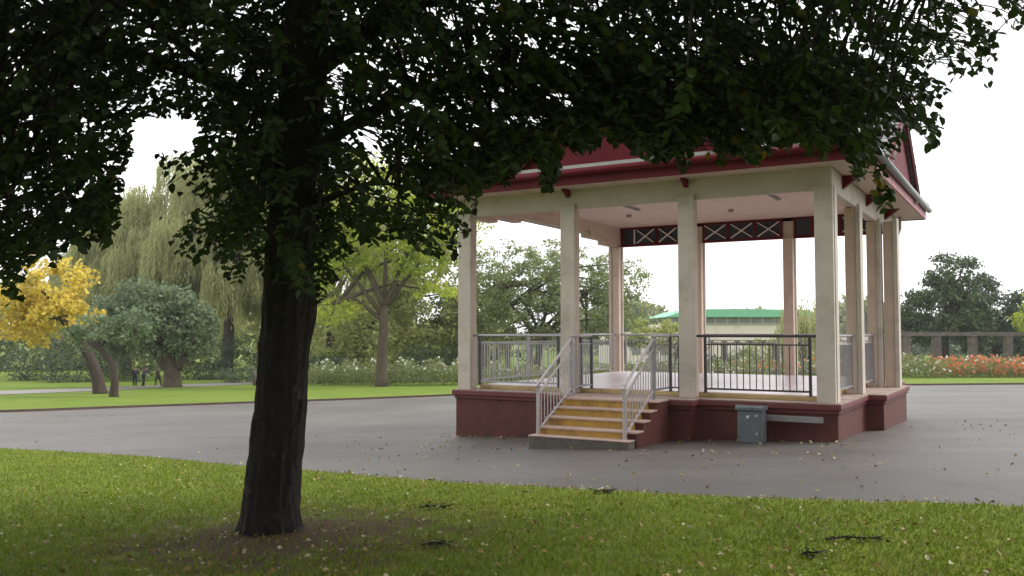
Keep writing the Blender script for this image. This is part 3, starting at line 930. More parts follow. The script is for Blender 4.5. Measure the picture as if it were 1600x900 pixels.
# boughs from the trunk, each a limb of its own
limbs = []
def limb(pts, r0, r1, name='limb', n=9):
    P = [Vector(p) for p in pts]
    # smooth it
    Q = []
    for k in range(len(P) - 1):
        p0 = P[max(k - 1, 0)]; p1 = P[k]; p2 = P[k + 1]; p3 = P[min(k + 2, len(P) - 1)]
        for t in (0, .25, .5, .75):
            Q.append(.5 * ((2 * p1) + (p2 - p0) * t + (2 * p0 - 5 * p1 + 4 * p2 - p3) * t * t + (3 * p1 - p0 - 3 * p2 + p3) * t ** 3))
    Q.append(P[-1])
    m = len(Q)
    b = MB()
    b.tube([q - TL + Vector((rnd.uniform(-1, 1), rnd.uniform(-1, 1), rnd.uniform(-1, 1))) * .012 for q in Q], [r0 + (r1 - r0) * (k / (m - 1)) ** .8 for k in range(m)], n)
    b.build(name, M['bark'], tree, smooth=True)
    limbs.append(Q)
limb([(-1.75, 7.2, 3.6), (-2.4, 6.9, 4.0), (-3.4, 6.5, 4.15), (-4.6, 6.2, 4.0)], .085, .02)
limb([(-1.72, 7.2, 4.0), (-2.6, 7.6, 4.7), (-3.9, 8.0, 5.0), (-5.2, 8.3, 4.7)], .09, .02)
limb([(-1.72, 7.2, 3.3), (-1.2, 7.0, 3.7), (-.3, 6.8, 3.95), (.7, 6.6, 3.85)], .08, .02)
limb([(-1.70, 7.25, 4.1), (-.8, 7.2, 4.7), (.6, 7.1, 5.0), (2.2, 7.0, 4.95), (3.6, 6.9, 4.75)], .10, .018)
limb([(-1.70, 7.25, 4.4), (-1.0, 6.6, 5.1), (0, 5.9, 5.2), (1.4, 5.4, 4.9), (2.8, 5.2, 4.5)], .085, .018)
limb([(-1.75, 7.2, 3.1), (-1.95, 6.8, 3.35), (-2.25, 6.3, 3.95), (-2.7, 5.8, 4.2)], .05, .015)
limb([(-1.68, 7.3, 5.0), (-1.2, 8.1, 5.6), (0, 8.9, 5.8), (1.6, 9.3, 5.4)], .08, .02)
limb([(-1.66, 7.3, 5.3), (-2.0, 6.4, 6.1), (-2.4, 5.2, 6.4), (-2.8, 4.0, 6.0)], .08, .02)
limb([(-1.73, 7.15, 3.0), (-1.45, 7.0, 3.05), (-1.1, 6.9, 3.15), (-.7, 6.9, 3.1)], .035, .01)

lp = np.array([list(q) for Q in limbs for q in Q[3:]])

# clusters then twigs then leaves
LP = []; LD = []; LS = []
tw = MB(); br = MB()
nclus = 0
def add_twig(p, dirv, L, n, keep_edge=True):
    """a drooping twig of alternate leaves"""
    d = Vector(dirv).normalized()
    side = d.cross(Vector((0, 0, 1)))
    if side.length < .1: side = Vector((1, 0, 0))
    side.normalize()
    pts = [Vector(p)]
    for k in range(5):
        d = (d + Vector((rnd.uniform(-.18, .18), rnd.uniform(-.18, .18), -.16 + rnd.uniform(-.1, .06)))).normalized()
        pts.append(pts[-1] + d * L / 5)
    for k in range(n):
        t = (k + .5) / n * 5; i0 = min(int(t), 4); f = t - i0
        q = pts[i0].lerp(pts[i0 + 1], f)
        ax_ = (pts[i0 + 1] - pts[i0]).normalized()
        s = 1 if k % 2 else -1
        ld = (ax_ * .6 + side * s * .9 + Vector((rnd.gauss(0, .3), rnd.gauss(0, .3), rnd.gauss(-.25, .3)))).normalized()
        LP.append(tuple(q)); LD.append(tuple(ld)); LS.append(rnd.uniform(.055, .092))
    return pts

samples = []
tries = 0
NT = 3800
while len(samples) < NT:
    px = rnd.uniform(-330, 1900); py = rnd.uniform(-330, 480)
    lim = np.interp(px, lowx, lowy)
    if py > lim - 14: continue
    if len(samples) < 330 and not (740 < px < 1460 and py > lim - 130): continue
    a = np.array([px]); c_ = np.array([py])
    if not edge_ok(a, c_ + 10)[0] or rnd.random() > dens(a, c_)[0]: continue
    if 236 < px < 322 and py > 230 and rnd.random() > .45: continue
    if py < -20 and rnd.random() < .5: continue
    # crown thickness: lower fringes are the near and outer parts
    if px < 250: y = rnd.uniform(5.0, 8.6)
    elif px < 760: y = rnd.uniform(5.2, 8.8)
    else: y = rnd.uniform(5.2, 8.4)
    if 385 < px < 530 and py < 400 and rnd.random() < .8: y = rnd.uniform(7.7, 8.8)
    samples.append((px, py, y))
# outermost sprays hanging in front of the bandstand roof
for _ in range(330):
    px = rnd.uniform(735, 1345); lim = float(np.interp(px, lowx, lowy))
    samples.append((px, lim - rnd.uniform(2, 52), rnd.uniform(5.3, 8.0)))
for (px, py, y) in samples:
    tip = unview(px, py, y)
    out = Vector((tip.x + 1.75, tip.y - 7.2, 0))
    if out.length < .3: out = Vector((rnd.uniform(-1, 1), -1, 0))
    out.normalize()
    if 210 < px < 330 and py > 220: out = Vector((-1, -.3, 0))
    d = (out + Vector((rnd.gauss(0, .55), rnd.gauss(0, .55), rnd.uniform(-.35, .15)))).normalized()
    L = rnd.uniform(.38, .75)
    p0 = tip - d * L * .6 + Vector((0, 0, .12))
    pts = add_twig(p0, d, L, rnd.randint(13, 19))
    V_ = np.array([list(q) for q in pts]); ex, ey = view(V_)
    if edge_ok(ex, ey).all(): tw.tube([q - TL for q in pts], [.005, .0045, .004, .0035, .003, .002], 4, cap=False)
    elif edge_ok(ex[:3], ey[:3]).all(): tw.tube([q - TL for q in pts[:3]], [.005, .004, .003], 4, cap=False)
    # a branchlet back to the nearest bough for some twigs
    if rnd.random() < .16:
        k = int(np.argmin(((lp - np.array(p0)) ** 2).sum(1) + nr.random(len(lp)) * .1)); q = Vector(lp[k])
        mid = q.lerp(p0, .55) + Vector((rnd.uniform(-.1, .1), rnd.uniform(-.1, .1), .18))
        bp_ = [q, q.lerp(mid, .5) + Vector((0, 0, .05)), mid, mid.lerp(p0, .5) + Vector((0, 0, .03)), p0]
        ex, ey = view(np.array([list(t) for t in bp_]))
        if edge_ok(ex, ey).all() and not ((ex > 150) & (ex < 345) & (ey > 90)).any():
            br.tube([t - TL for t in bp_], [.016, .014, .011, .009, .006], 6)
# hanging sprig in front of the right eaves, with a few turning leaves
for (px, py, y, n) in ((1378, 262, 6.0, 17), (1384, 290, 6.0, 14), (1180, 235, 6.2, 12), (1320, 240, 6.1, 16), (1465, 215, 6.4, 14), (1300, 215, 6.2, 14)):
    add_twig(unview(px, py, y), (.1, 0, -1), .26, n)
fringe_n = 6 * 26
LPa = np.array(LP); LDa = np.array(LD); LSa = np.array(LS)
cx, cy = view(LPa + LDa * LSa[:, None] * .6)
keep = edge_ok(cx, cy) & (nr.random(len(LPa)) < np.clip(dens(cx, cy) * 1.15, 0, 1))
sp = ((cx > 1362) & (cx < 1396) & (cy > 255) & (cy < 332))
keep |= sp
LPa, LDa, LSa = LPa[keep], LDa[keep], LSa[keep]
Nn = nr.normal(size=LPa.shape) * .55; Nn[:, 2] += 1
V, F = leaves_mesh(LPa - np.array(TL), LSa, LDa, Nn, .66, .22)
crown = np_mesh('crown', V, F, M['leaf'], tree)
tw.build('twigs', M['bark'], tree)
br.build('branches', M['bark'], tree)
# yellowing leaves on the sprig
yl = [(1370, 270), (1376, 277), (1366, 280), (1372, 286), (1381, 283), (1166, 222), (1181, 226), (1196, 235), (1150, 231), (1185, 246), (1107, 236)]
P = np.array([list(unview(x, y, 5.98)) for x, y in yl]) - np.array(TL)
D = nr.normal(size=P.shape) * .4; D[:, 2] -= 1
V, F = leaves_mesh(P, np.full(len(P), .07), D, nr.normal(size=P.shape) * .4 + np.array([0, -1, 0]), .62, .2)
np_mesh('turning_leaves', V, F, M['leaf_yellow'], tree)
# upper crown out of view: shades the boughs below
nU = 26000
th = nr.random(nU) * 2 * np.pi; rr = 6.6 * np.sqrt(nr.random(nU))
P = np.stack([-1.7 + rr * np.cos(th) * 1.0, 6.2 + rr * np.sin(th) * .75, 5.6 + nr.random(nU) * 3.2 * (1 - (rr / 7.2) ** 2)], 1)
ex, ey = view(P)
P = P[ey < -25]
V, F = leaves_mesh(P - np.array(TL), .13 + .06 * nr.random(len(P)), None, nr.normal(size=P.shape) * .5 + np.array([0, 0, 1]), .7, .2, shape=4)
np_mesh('upper_crown', V, F, M['leaf'], tree)


# inner depth of the crown behind the fringe: older leaves round the boughs
nI = 9500
ipx = nr.uniform(-330, 1560, nI); ipy = nr.uniform(-60, 420, nI)
lim = np.interp(ipx, lowx, lowy)
k_ = (ipy < lim - 75 - 70 * (ipx > 1320) + 10 * np.sin(ipx * .05)) & (nr.random(nI) < dens(ipx, ipy) ** 2.2) & ~((ipx > 140) & (ipx < 345) & (ipy > 120))
ipx, ipy = ipx[k_], ipy[k_]
P = np.array([list(unview(x, y, rnd.uniform(8.3, 9.9))) for x, y in zip(ipx, ipy)])
D = nr.normal(size=P.shape); D[:, 2] -= .5
V, F = leaves_mesh(P - np.array(TL), .075 + .04 * nr.random(len(P)), D, nr.normal(size=P.shape) * .7 + np.array([0, 0, 1]), .7, .2)
ex, ey = view(P + D * .05)
okk = edge_ok(ex, ey)
V = V.reshape(-1, 6, 3)[okk].reshape(-1, 3); F = F[:len(V) // 3]
np_mesh('inner_crown', V, F, M['leaf'], tree)


# ------------------------------------------------------------------ background trees
def clump_leaves(centres, rads, per, size, aspect=.7, droop=0., shell=.55):
    C = np.repeat(np.array(centres), per, 0); Rr = np.repeat(np.array(rads), per)[:, None]
    n = len(C)
    d = nr.normal(size=(n, 3)); d /= np.linalg.norm(d, axis=1, keepdims=True)
    r = shell + (1 - shell) * nr.random((n, 1)) ** .6
    P = C + d * Rr * r * np.array([1, 1, .62])
    nn = d * .8 + nr.normal(size=(n, 3)) * .5 + np.array([0, 0, .6])
    ax = nr.normal(size=(n, 3)); ax[:, 2] -= droop
    return leaves_mesh(P, size * (.6 + .8 * nr.random(n)), ax, nn, aspect, .2, shape=4)


def crown_centres(lobes, n, hollow=.35):
    """lobes: (dx,dy,z,rx,ry,rz) ; n clump centres near their outer shells"""
    out = []
    w = [l[3] * l[5] for l in lobes]
    for _ in range(n):
        l = rnd.choices(lobes, w)[0]
        d = Vector((rnd.gauss(0, 1), rnd.gauss(0, 1), rnd.gauss(0, 1))).normalized()
        r = hollow + (1 - hollow) * rnd.random() ** .5
        out.append((l[0] + d.x * l[3] * r, l[1] + d.y * l[4] * r, l[2] + d.z * l[5] * r))
    return out


def tree_at(name, x, y, label, trunk, lobes, nclump, crad, per, size, m, bark='bark_far', cat='tree', hollow=.4, branches=6, group=None, parts=True):
    z = ground(x, y)
    e = empty(name, (x, y, z)); tag(e, label, cat, group)
    C = crown_centres(lobes, nclump, hollow)
    if trunk:
        for (pts, r0, r1) in trunk:
            b = MB()
            P = [Vector(p) for p in pts]; n = len(P)
            Q = []; rs = []
            for k in range(n - 1):
                for t in (0, .33, .66): Q.append(P[k].lerp(P[k + 1], t) + Vector((rnd.uniform(-1, 1), rnd.uniform(-1, 1), 0)) * r0 * .10)
            Q.append(P[-1])
            m_ = len(Q)
            rs = [(r0 + (r1 - r0) * k / (m_ - 1)) * (1.3 if k == 0 else 1.08 if k == 1 else 1) for k in range(m_)]
            b.tube(Q, rs, 12)
            b.build('trunk', M[bark], e, smooth=True)
        top = Vector(trunk[0][0][-1])
        b = MB()
        for k in range(branches):
            c = Vector(C[rnd.randrange(len(C))])
            s = Vector(trunk[k % len(trunk)][0][-2]).lerp(Vector(trunk[k % len(trunk)][0][-1]), rnd.random())
            mid = s.lerp(c, .5) + Vector((0, 0, (c - s).length * .12))
            r = trunk[0][2] * .7
            b.tube([s, s.lerp(mid, .5) + Vector((0, 0, .1)), mid, c], [r, r * .75, r * .5, r * .15], 7)
        if branches: b.build('limbs', M[bark], e, smooth=True)
    V, F = clump_leaves(C, [crad * rnd.uniform(.6, 1.35) for _ in C], per, size)
    np_mesh('crown' if parts and trunk else 'foliage', V, F, M[m], e)
    return e


def willow_at(x, y, label, H, rx, ry, n_str, m='willow', group=None, zlow=1.5, lobes=5):
    z = ground(x, y)
    e = empty('willow_tree', (x, y, z)); tag(e, label, 'willow tree', group)
    b = MB(); b.tube([(0, 0, -.3), (.2, 0, H * .2), (-.1, 0, H * .45), (.2, 0, H * .8)], [.7, .55, .4, .12], 10); b.build('trunk', M['bark_dark'], e, smooth=True)
    P = []; D = []; S = []
    heads = []
    for k in range(lobes * 8):
        a = rnd.uniform(0, 2 * math.pi); r = math.sqrt(rnd.random())
        hx, hy = rx * r * math.cos(a) * .85, ry * r * math.sin(a) * .85
        hz = H * (1 - .55 * r ** 2.2) * rnd.uniform(.86, 1)
        heads.append((hx, hy, hz, rnd.uniform(1.2, 2.4)))
    lb = MB()
    for h in heads[:10]:
        lb.tube([(0, 0, H * .35), (h[0] * .4, h[1] * .4, h[2] * .75), (h[0], h[1], h[2] - .5)], [.25, .15, .04], 6)
    lb.build('limbs', M['bark_dark'], e)
    for k in range(n_str):
        h = rnd.choice(heads)
        d = Vector((rnd.gauss(0, 1), rnd.gauss(0, 1), rnd.gauss(0, .6)))
        d.normalize()
        p = Vector((h[0], h[1], h[2])) + Vector((d.x * h[3], d.y * h[3], d.z * h[3] * .8))
        L = rnd.uniform(1.5, 5.0); L = min(L, max(.8, p.z - zlow))
        nl = int(L / .30)
        for q in range(nl):
            t = q * .30
            P.append((p.x + rnd.gauss(0, .05) + d.x * .1 * t, p.y + rnd.gauss(0, .05), p.z - t))
            D.append((rnd.gauss(d.x * .3, .25), rnd.gauss(0, .25), -1)); S.append(rnd.uniform(.38, .62))
    P = np.array(P); D = np.array(D)
    V, F = leaves_mesh(P, np.array(S), D, nr.normal(size=P.shape), .26, .1, shape=4)
    np_mesh('crown', V, F, M[m], e)
    return e


# unseen trees added behind and beside the camera to shade the bandstand's front
for (x, y, hh) in ((-18, -4, 20), (-9, -12, 24), (1.5, -12, 25), (11, -12, 24), (19, -6, 20)):
    tree_at('broadleaf_tree', x, y, {19: 'unseen tall tree added for shade beside the asphalt, far right', -18: 'unseen tall tree added for shade beside the near lawn, far left', -9: 'unseen tall tree added for shade behind the near lawn, left', 1.5: 'unseen tall tree added for shade behind the near lawn, middle', 11: 'unseen tall tree added for shade behind the near lawn, right'}[x],
            [([(0, 0, -.2), (0, 0, 3), (.2, 0, 7)], .35, .2)],
            [(0, 0, hh * .53, 6.0, 4.2, hh * .46)], 420, 1.1, 40, .42, 'leaf', 'bark', hollow=.5, branches=5)
# left: tall pale willows behind everything
willow_at(-45, 104, 'pale willow behind the yellow tree, at the far left', 21.5, 8.5, 6, 7000)
willow_at(-38, 100, 'tall pale yellow-green willow rising behind the yellow tree', 24, 9, 6, 9000)
willow_at(-30, 94, 'broad pale willow filling the gap left of the near trunk', 25.5, 9, 6, 9500)
willow_at(-20, 98, 'greenish willow just left of and behind the near trunk', 22, 9, 6, 7500)
willow_at(28.6, 88, 'pale green weeping willow seen between the right bandstand columns', 6.8, 2.1, 2, 500, zlow=.6, lobes=2)
# yellow tree with its dark leaning trunk
tree_at('yellow_tree', -25.2, 54.9, 'bright yellow autumn tree at the left edge with a leaning dark trunk',
        [([(0, 0, -.2), (-.25, 0, 1.0), (-.7, 0, 2.2), (-1.4, 0, 3.4), (-2.8, 0, 5.0)], .42, .20)],
        [(-3.4, 0, 6.6, 2.6, 2.4, 2.0), (-5.6, 0, 5.4, 2.0, 2, 1.4), (-2.4, 0, 5.0, 1.9, 1.8, 1.1), (-4.6, .2, 3.9, 1.8, 1.6, .9)], 110, .62, 60, .26, 'yellowtree', 'bark_dark', hollow=.3)
# the leaning companion trunk and the round grey-green tree
tree_at('small_tree', -21.95, 49.4, 'small tree with a thin bent trunk left of the round grey-green tree',
        [([(0, 0, -.2), (.02, 0, .9), (-.1, 0, 1.8), (-.7, 0, 2.5), (-1.5, .2, 3.0)], .24, .12)],
        [(-1.3, .5, 3.5, 1.7, 1.6, 1.0), (.5, .8, 3.9, 1.5, 1.5, .9)], 46, .5, 50, .22, 'greytree', 'bark_dark', branches=5)
tree_at('round_tree', -26.6, 70.1, 'round grey-green tree with a stout short trunk beside the far path',
        [([(0, 0, -.3), (0, 0, 1.2), (-.2, 0, 2.2), (-.5, 0, 3.4)], .72, .45), ([(-.3, 0, 1.4), (-1.2, 0, 2.4), (-2.4, 0, 3.4)], .36, .2), ([(.3, 0, 1.6), (1.2, 0, 2.6), (2.0, 0, 3.4)], .36, .18)],
        [(-1.2, 0, 5.1, 4.2, 3.6, 2.6), (-5.0, 0, 4.6, 2.4, 2.4, 2.4), (1.4, 0, 4.2, 1.8, 2.4, 1.8), (-1.4, -.8, 6.7, 3.0, 2.4, 1.8)], 290, .72, 60, .27, 'greytree', 'bark_far', hollow=.55)
# middle: lime tree
tree_at('lime_tree', -9.8, 67.7, 'lime green tree with a straight pale trunk in front of the white roses',
        [([(0, 0, -.3), (-.05, 0, 2.2), (.1, 0, 4.4), (.1, 0, 6.6)], .46, .30), ([(.1, 0, 6.2), (-.8, 0, 8.0), (-2.2, 0, 10.5), (-3.2, 0, 13)], .30, .10), ([(.1, 0, 6.2), (1.2, 0, 8.6), (2.4, 0, 12)], .22, .08), ([(0, 0, 5.0), (-2.0, 0, 6.6), (-4.4, 0, 6.2)], .16, .06)],
        [(0, 0, 13.0, 6.4, 4.0, 5.4), (4.6, 0, 13.5, 4.0, 3.5, 3.4), (-4.5, 0, 12.0, 4.0, 3.4, 3.4), (2.8, 0, 9.6, 3.0, 2.6, 1.3), (-3.6, 0, 9.0, 2.4, 2.2, 1.6), (-3.6, 0, 5.6, 2.2, 2.0, 1.0), (5.2, 0, 12.2, 2.4, 2.2, 2.0), (4.0, 0, 7.4, 2.2, 1.8, .8)], 420, .68, 55, .27, 'lime', 'bark_far', hollow=.3, branches=14)
tree_at('olive_tree', -14.5, 84, 'dull olive tree directly right of the near trunk, behind the roses',
        [([(0, 0, -.3), (0, 0, 3), (.3, 0, 7)], .45, .25)],
        [(0, 0, 10, 6.5, 4, 8.5), (4, 0, 13, 5, 3.5, 5.5), (-4, 0, 13, 4, 3.5, 5.5), (-3, 0, 4, 3.5, 3, 3.0), (3, 0, 5, 4, 3, 4.4), (7, 0, 7, 4.5, 3, 5)], 620, .9, 48, .32, 'olive', 'bark_far')
tree_at('spreading_tree', 2.2, 82, 'large loose grey-green tree seen through the left bandstand bays',
        [([(0, 0, -.3), (.2, 0, 2.2), (.5, 0, 4.5)], .40, .26), ([(.4, 0, 3.4), (3.0, 0, 6.2), (6.2, 0, 9.0)], .20, .06), ([(.2, 0, 3.6), (-2.2, 0, 6.6), (-3.4, 0, 9)], .2, .06)],
        [(-1.5, 0, 7.0, 5.0, 3.6, 5.6), (-4.0, 0, 9.5, 3, 3, 3), (3.4, 0, 6.4, 4.8, 3.4, 4.6), (7.0, 0, 9.0, 3.2, 2.4, 2.6), (1.4, 0, 10.4, 4.0, 3.0, 2.2), (8.2, 0, 4.8, 3.4, 2.2, 2.6)], 680, .62, 40, .24, 'mid', 'bark_far', hollow=.2, branches=26)
tree_at('thin_tree', 9.6, 84, 'thin high branches reaching into the sky left of the third bandstand column',
        [([(0, 0, -.3), (.1, 0, 3), (.4, 0, 7)], .22, .08)],
        [(1.2, 0, 8.0, 1.9, 1.5, 2.2), (-.6, 0, 6.2, 1.6, 1.4, 1.6)], 34, .5, 18, .22, 'mid', 'bark_far', hollow=.1, branches=14)
tree_at('rounded_shrub_tree', -3.6, 86, 'dense green tree between the lime tree and the left bandstand column',
        [([(0, 0, -.3), (0, 0, 2), (0, 0, 4)], .35, .2)],
        [(0, 0, 6.0, 4.4, 3, 5.0), (-3, 0, 3.6, 2.8, 2.4, 2.8)], 260, .75, 52, .28, 'mid', 'bark_far')
tree_at('light_tree', 14.4, 78, 'low yellow-green tree left of the green-roofed building',
        [([(0, 0, -.3), (0, 0, 1.2), (.2, 0, 2.4)], .22, .12)],
        [(0, 0, 3.0, 2.4, 2.0, 1.6), (-2.0, 0, 3.8, 2.0, 1.8, 1.5)], 60, .55, 46, .24, 'olive', 'bark_far')
# right: dark trees
tree_at('dark_tree', 44.5, 92, 'tall rounded dark green tree right of the bandstand',
        [([(0, 0, -.3), (0, 0, 3), (.2, 0, 6)], .5, .3)],
        [(0, 0, 6.2, 4.2, 3.6, 3.6), (1.0, 0, 9.8, 2.6, 2.4, 2.6), (-3.0, 0, 5.6, 2.2, 2.2, 3.0), (2.8, 0, 5.0, 2.6, 2.4, 3.0)], 340, .72, 60, .28, 'shrub', 'bark_dark', hollow=.45)
tree_at('dark_tree', 52.0, 96, 'darker lower tree right of the tall rounded tree',
        [([(0, 0, -.3), (0, 0, 3), (.2, 0, 6)], .5, .3)],
        [(0, 0, 5.8, 3.6, 3.2, 4.0), (-1.2, 0, 8.6, 1.6, 1.6, 1.8), (3.2, 0, 4.6, 2.2, 2.4, 3.2)], 180, .72, 52, .28, 'deep', 'bark_dark', hollow=.45)
tree_at('bright_tree', 51.6, 84, 'bright yellow-green tree cut by the right edge',
        [([(0, 0, -.3), (0, 0, 2), (.2, 0, 5)], .4, .25)],
        [(0, 0, 5.6, 3.6, 3.2, 3.2), (2.2, 0, 4.2, 2.4, 2.4, 2.4)], 130, .75, 52, .28, 'lime', 'bark_dark', hollow=.45)

# understorey shrubs
def shrub(x, y, rx, rz, m, label, size=.2, n=26, group=None, cat='shrub'):
    z = ground(x, y)
    C = crown_centres([(0, 0, rz * .45, rx, rx * .7, rz * .55)], n, .4)
    V, F = clump_leaves(C, [min(rx, rz) * .3 * rnd.uniform(.7, 1.3) for _ in C], 60, size)
    e = np_mesh('shrub', V, F, M[m]); e.location = (x, y, z)
    return tag(e, label, cat, group)


shrub(-41, 84, 3.4, 3.2, 'deep', 'dark shrub under the yellow tree at the left edge', n=46)
shrub(-36.5, 86, 3.4, 4.4, 'shrub', 'tall shrub left of the leaning dark trunk', n=50)
shrub(-47, 88, 4, 6, 'deep', 'dark tree-like shrub behind the yellow crown', n=60)
shrub(-32, 90, 3.2, 4.5, 'deep', 'dark shrub behind the two leaning trunks', n=50)
shrub(-24.6, 83, 2.6, 1.5, 'greytree', 'low pale green shrub right of the stout trunk', n=36)
shrub(-20.5, 86, 2.8, 3.4, 'deep', 'dark shrub just left of the near trunk', n=46)
shrub(-27.5, 92, 3.4, 4.8, 'shrub', 'green shrub behind the round grey-green tree', n=50)
shrub(-23, 95, 3.6, 6.0, 'olive', 'olive shrub behind the low pale shrub', n=50)
shrub(-16, 80, 2.2, 2.4, 'deep', 'dark shrub right of the near trunk behind the roses', n=40)
shrub(-7.5, 80, 3.0, 3.2, 'shrub', 'green shrub right of the lime tree trunk', n=46)
shrub(-11.5, 82, 3.0, 3.0, 'olive', 'brownish green shrub left of the lime tree trunk', n=46)
shrub(38, 96, 3.6, 3.0, 'deep', 'dark shrub below the tall rounded tree', n=46)
shrub(48, 98, 5, 3.6, 'deep', 'dark shrub filling the gap under the right trees', n=56)
shrub(57, 94, 5, 3.6, 'deep', 'dark shrub at the right edge below the bright tree', n=56)
shrub(26, 92, 2.6, 3.4, 'olive', 'olive shrub beside the weeping willow', n=40)
shrub(18.5, 86, 2.6, 1.9, 'shrub', 'trimmed green shrub in front of the cream building wall', n=40)
shrub(22.5, 87, 2.4, 2.2, 'mid', 'light green shrub in front of the cream building wall', n=40)

# distant tree line on the low hill
def woods(name, xs, y, h, m, label, size, n=900):
    C = []
    for k in range(n):
        x = rnd.uniform(*xs)
        hh_ = h * (.72 + .28 * math.sin(x * .11) * math.cos(x * .041 + 1))
        C.append((x, y + rnd.uniform(-10, 10), -5.6 + hh_ * rnd.random() ** .6))
    V, F = clump_leaves(C, [3.0 * rnd.uniform(.6, 1.3) for _ in C], 22, size)
    tag(np_mesh(name, V, F, M[m]), label, 'wood', kind='stuff')
woods('woods', (20, 190), 330, 19, 'mid', 'distant hazy line of trees behind the green-roofed building', 2.2, 1100)
woods('woods', (-110, -2), 140, 17, 'olive', 'far belt of trees closing the left background', 1.2, 1100)

# ------------------------------------------------------------------ rose beds
def bed(x0, x1, yn, depth, h, label, nleaf, fl, slope=0.):
    n = nleaf
    X = x0 + (x1 - x0) * nr.random(n); Yy = yn + slope * (X - x0) + depth * nr.random(n)
    hh_ = h * (.55 + .45 * np.abs(np.sin(X * 1.3) * np.cos(Yy * 1.1 + X * .4)))
    Zt = nr.random(n) ** .6 * hh_
    P = np.stack([X, Yy, ground_np(X, Yy) + Zt], 1)
    D = nr.normal(size=(n, 3)); D[:, 2] += .8
    V, F = leaves_mesh(P, .16 + .16 * nr.random(n), D, None, .5, .2, shape=4)
    e = tag(np_mesh('rose_bed', V, F, M['bedleaf']), label, 'rose bed', kind='stuff')
    for (m, cnt, size, zr, xr) in fl:
        X = x0 + (x1 - x0) * (xr[0] + (xr[1] - xr[0]) * nr.random(cnt)); Yy = yn + slope * (X - x0) + depth * nr.random(cnt)
        hh_ = h * (.55 + .45 * np.abs(np.sin(X * 1.3) * np.cos(Yy * 1.1 + X * .4)))
        c = np.stack([X, Yy, ground_np(X, Yy) + hh_ * (zr[0] + (zr[1] - zr[0]) * nr.random(cnt))], 1)
        c = np.repeat(c, 5, 0); k = len(c)
        D = nr.normal(size=(k, 3))
        V, F = leaves_mesh(c, size * (.7 + .6 * nr.random(k)), D, None, .9, .2, shape=4)
        np_mesh('flowers', V, F, M[m], e)
bed(-17.5, -2.8, 73, 7, 2.1, 'long bed of tall white roses behind the lime tree trunk', 9000, [('white_fl', 170, .15, (.85, 1.12), (0, 1))], -.58)
bed(-3.5, 14.5, 66, 8, 1.55, 'bed of white roses seen through the left and middle bandstand bays', 9000, [('white_fl', 190, .15, (.6, 1.1), (0, 1))])
bed(14.5, 29, 66, 8, 1.5, 'mixed bed of red and white roses seen through the right bandstand bay', 8000, [('white_fl', 190, .15, (.4, 1.05), (0, 1)), ('red_fl', 160, .18, (.6, 1.1), (.2, .9))])
bed(29.1, 33.6, 68.5, 7, 1.9, 'pale green rose bushes with white blooms just right of the bandstand', 2600, [('white_fl', 90, .16, (.3, 1.05), (0, 1))])
bed(33.6, 60, 70, 8, 1.6, 'bed of orange red flowers under the pergola on the right', 15000, [('red_fl', 2400, .20, (.35, 1.15), (0, 1)), ('white_fl', 50, .15, (.8, 1.2), (0, 1))], .22)

# ------------------------------------------------------------------ pergolas
def pergola(pts, zt, label, w, step=None):
    e = empty('pergola', (pts[0][0], pts[0][1], ground(*pts[0]))); tag(e, label, 'pergola')
    o = e.location
    for (x, y) in pts:
        b = MB(); g0 = ground(x, y) - .2
        b.box(x - w / 2 - o.x, x + w / 2 - o.x, y - w / 2 - o.y, y + w / 2 - o.y, g0 - o.z, zt - o.z)
        b.box(x - w * .62 - o.x, x + w * .62 - o.x, y - w * .62 - o.y, y + w * .62 - o.y, zt - o.z, zt + .09 - o.z)
        b.build('pillar', M['stone'], e, .03)
    for dy in (-.25, .25):
        for p, q in zip(pts[:-1], pts[1:]):
            b = MB(); b.bar(Vector((p[0], p[1] + dy, zt + .20)) - o, Vector((q[0], q[1] + dy, zt + .20)) - o, .10, .20)
            b.build('beam', M['wood'], e)
    for p, q in zip(pts[:-1], pts[1:]):
        n = max(2, int((Vector(q) - Vector(p)).length / 1.1))
        for k in range(n):
            s = Vector(p).lerp(Vector(q), k / n)
            b = MB(); b.box(s.x - .05 - o.x, s.x + .05 - o.x, s.y - 1.0 - o.y, s.y + 1.0 - o.y, zt + .31 - o.z, zt + .43 - o.z)
            b.build('rafter', M['wood'], e)
pergola([(30.5, 79), (34.6, 78.5), (38.0, 80), (42.0, 81.5), (45.8, 82.5), (50.5, 84)], 1.55, 'stone pillared pergola with timber rafters behind the orange flowers', .62)
pergola([(-2.5, 80), (-.4, 80), (1.7, 80), (5.8, 80), (10.0, 80), (12.6, 80), (15.4, 80), (19, 80), (23.6, 80)], .75, 'low stone pergola behind the roses, seen through the bandstand railings', .5)

# ------------------------------------------------------------------ building with green roof
bd = empty('park_building', (45, 150, ground(45, 150)))
tag(bd, 'long low cream building with a green curved roof far beyond the bandstand', 'building')
o = bd.location
M['bwall'] = mat('render_wall', (.74, .66, .60), .8, .05, 1, dark=(.52, .47, .41), dscale=.5)
M['groof'] = mat('green_roof', (.16, .46, .28), .45, .06, .5)
M['glassband'] = mat('window_band', (.20, .21, .21), .25, .15, 1)
M['frame'] = mat('window_frame', (.45, .44, .42), .5, .05, 1)
b = MB(); b.box(-19, 4, 0, 22, -.5, 6.6); b.build('wall', M['bwall'], bd)
b = MB(); b.box(-18.9, 3.9, -.25, -.05, 6.62, 7.75); k = b.build('window', M['glassband'], bd)
b = MB()
for q in range(12): b.box(-18.9 + q * 1.98, -18.75 + q * 1.98, -.32, -.26, 6.62, 7.75)
b.box(-18.9, 3.9, -.34, -.26, 6.55, 6.7)
b.build('mullion', M['frame'], k)
b = MB()
N_ = 24
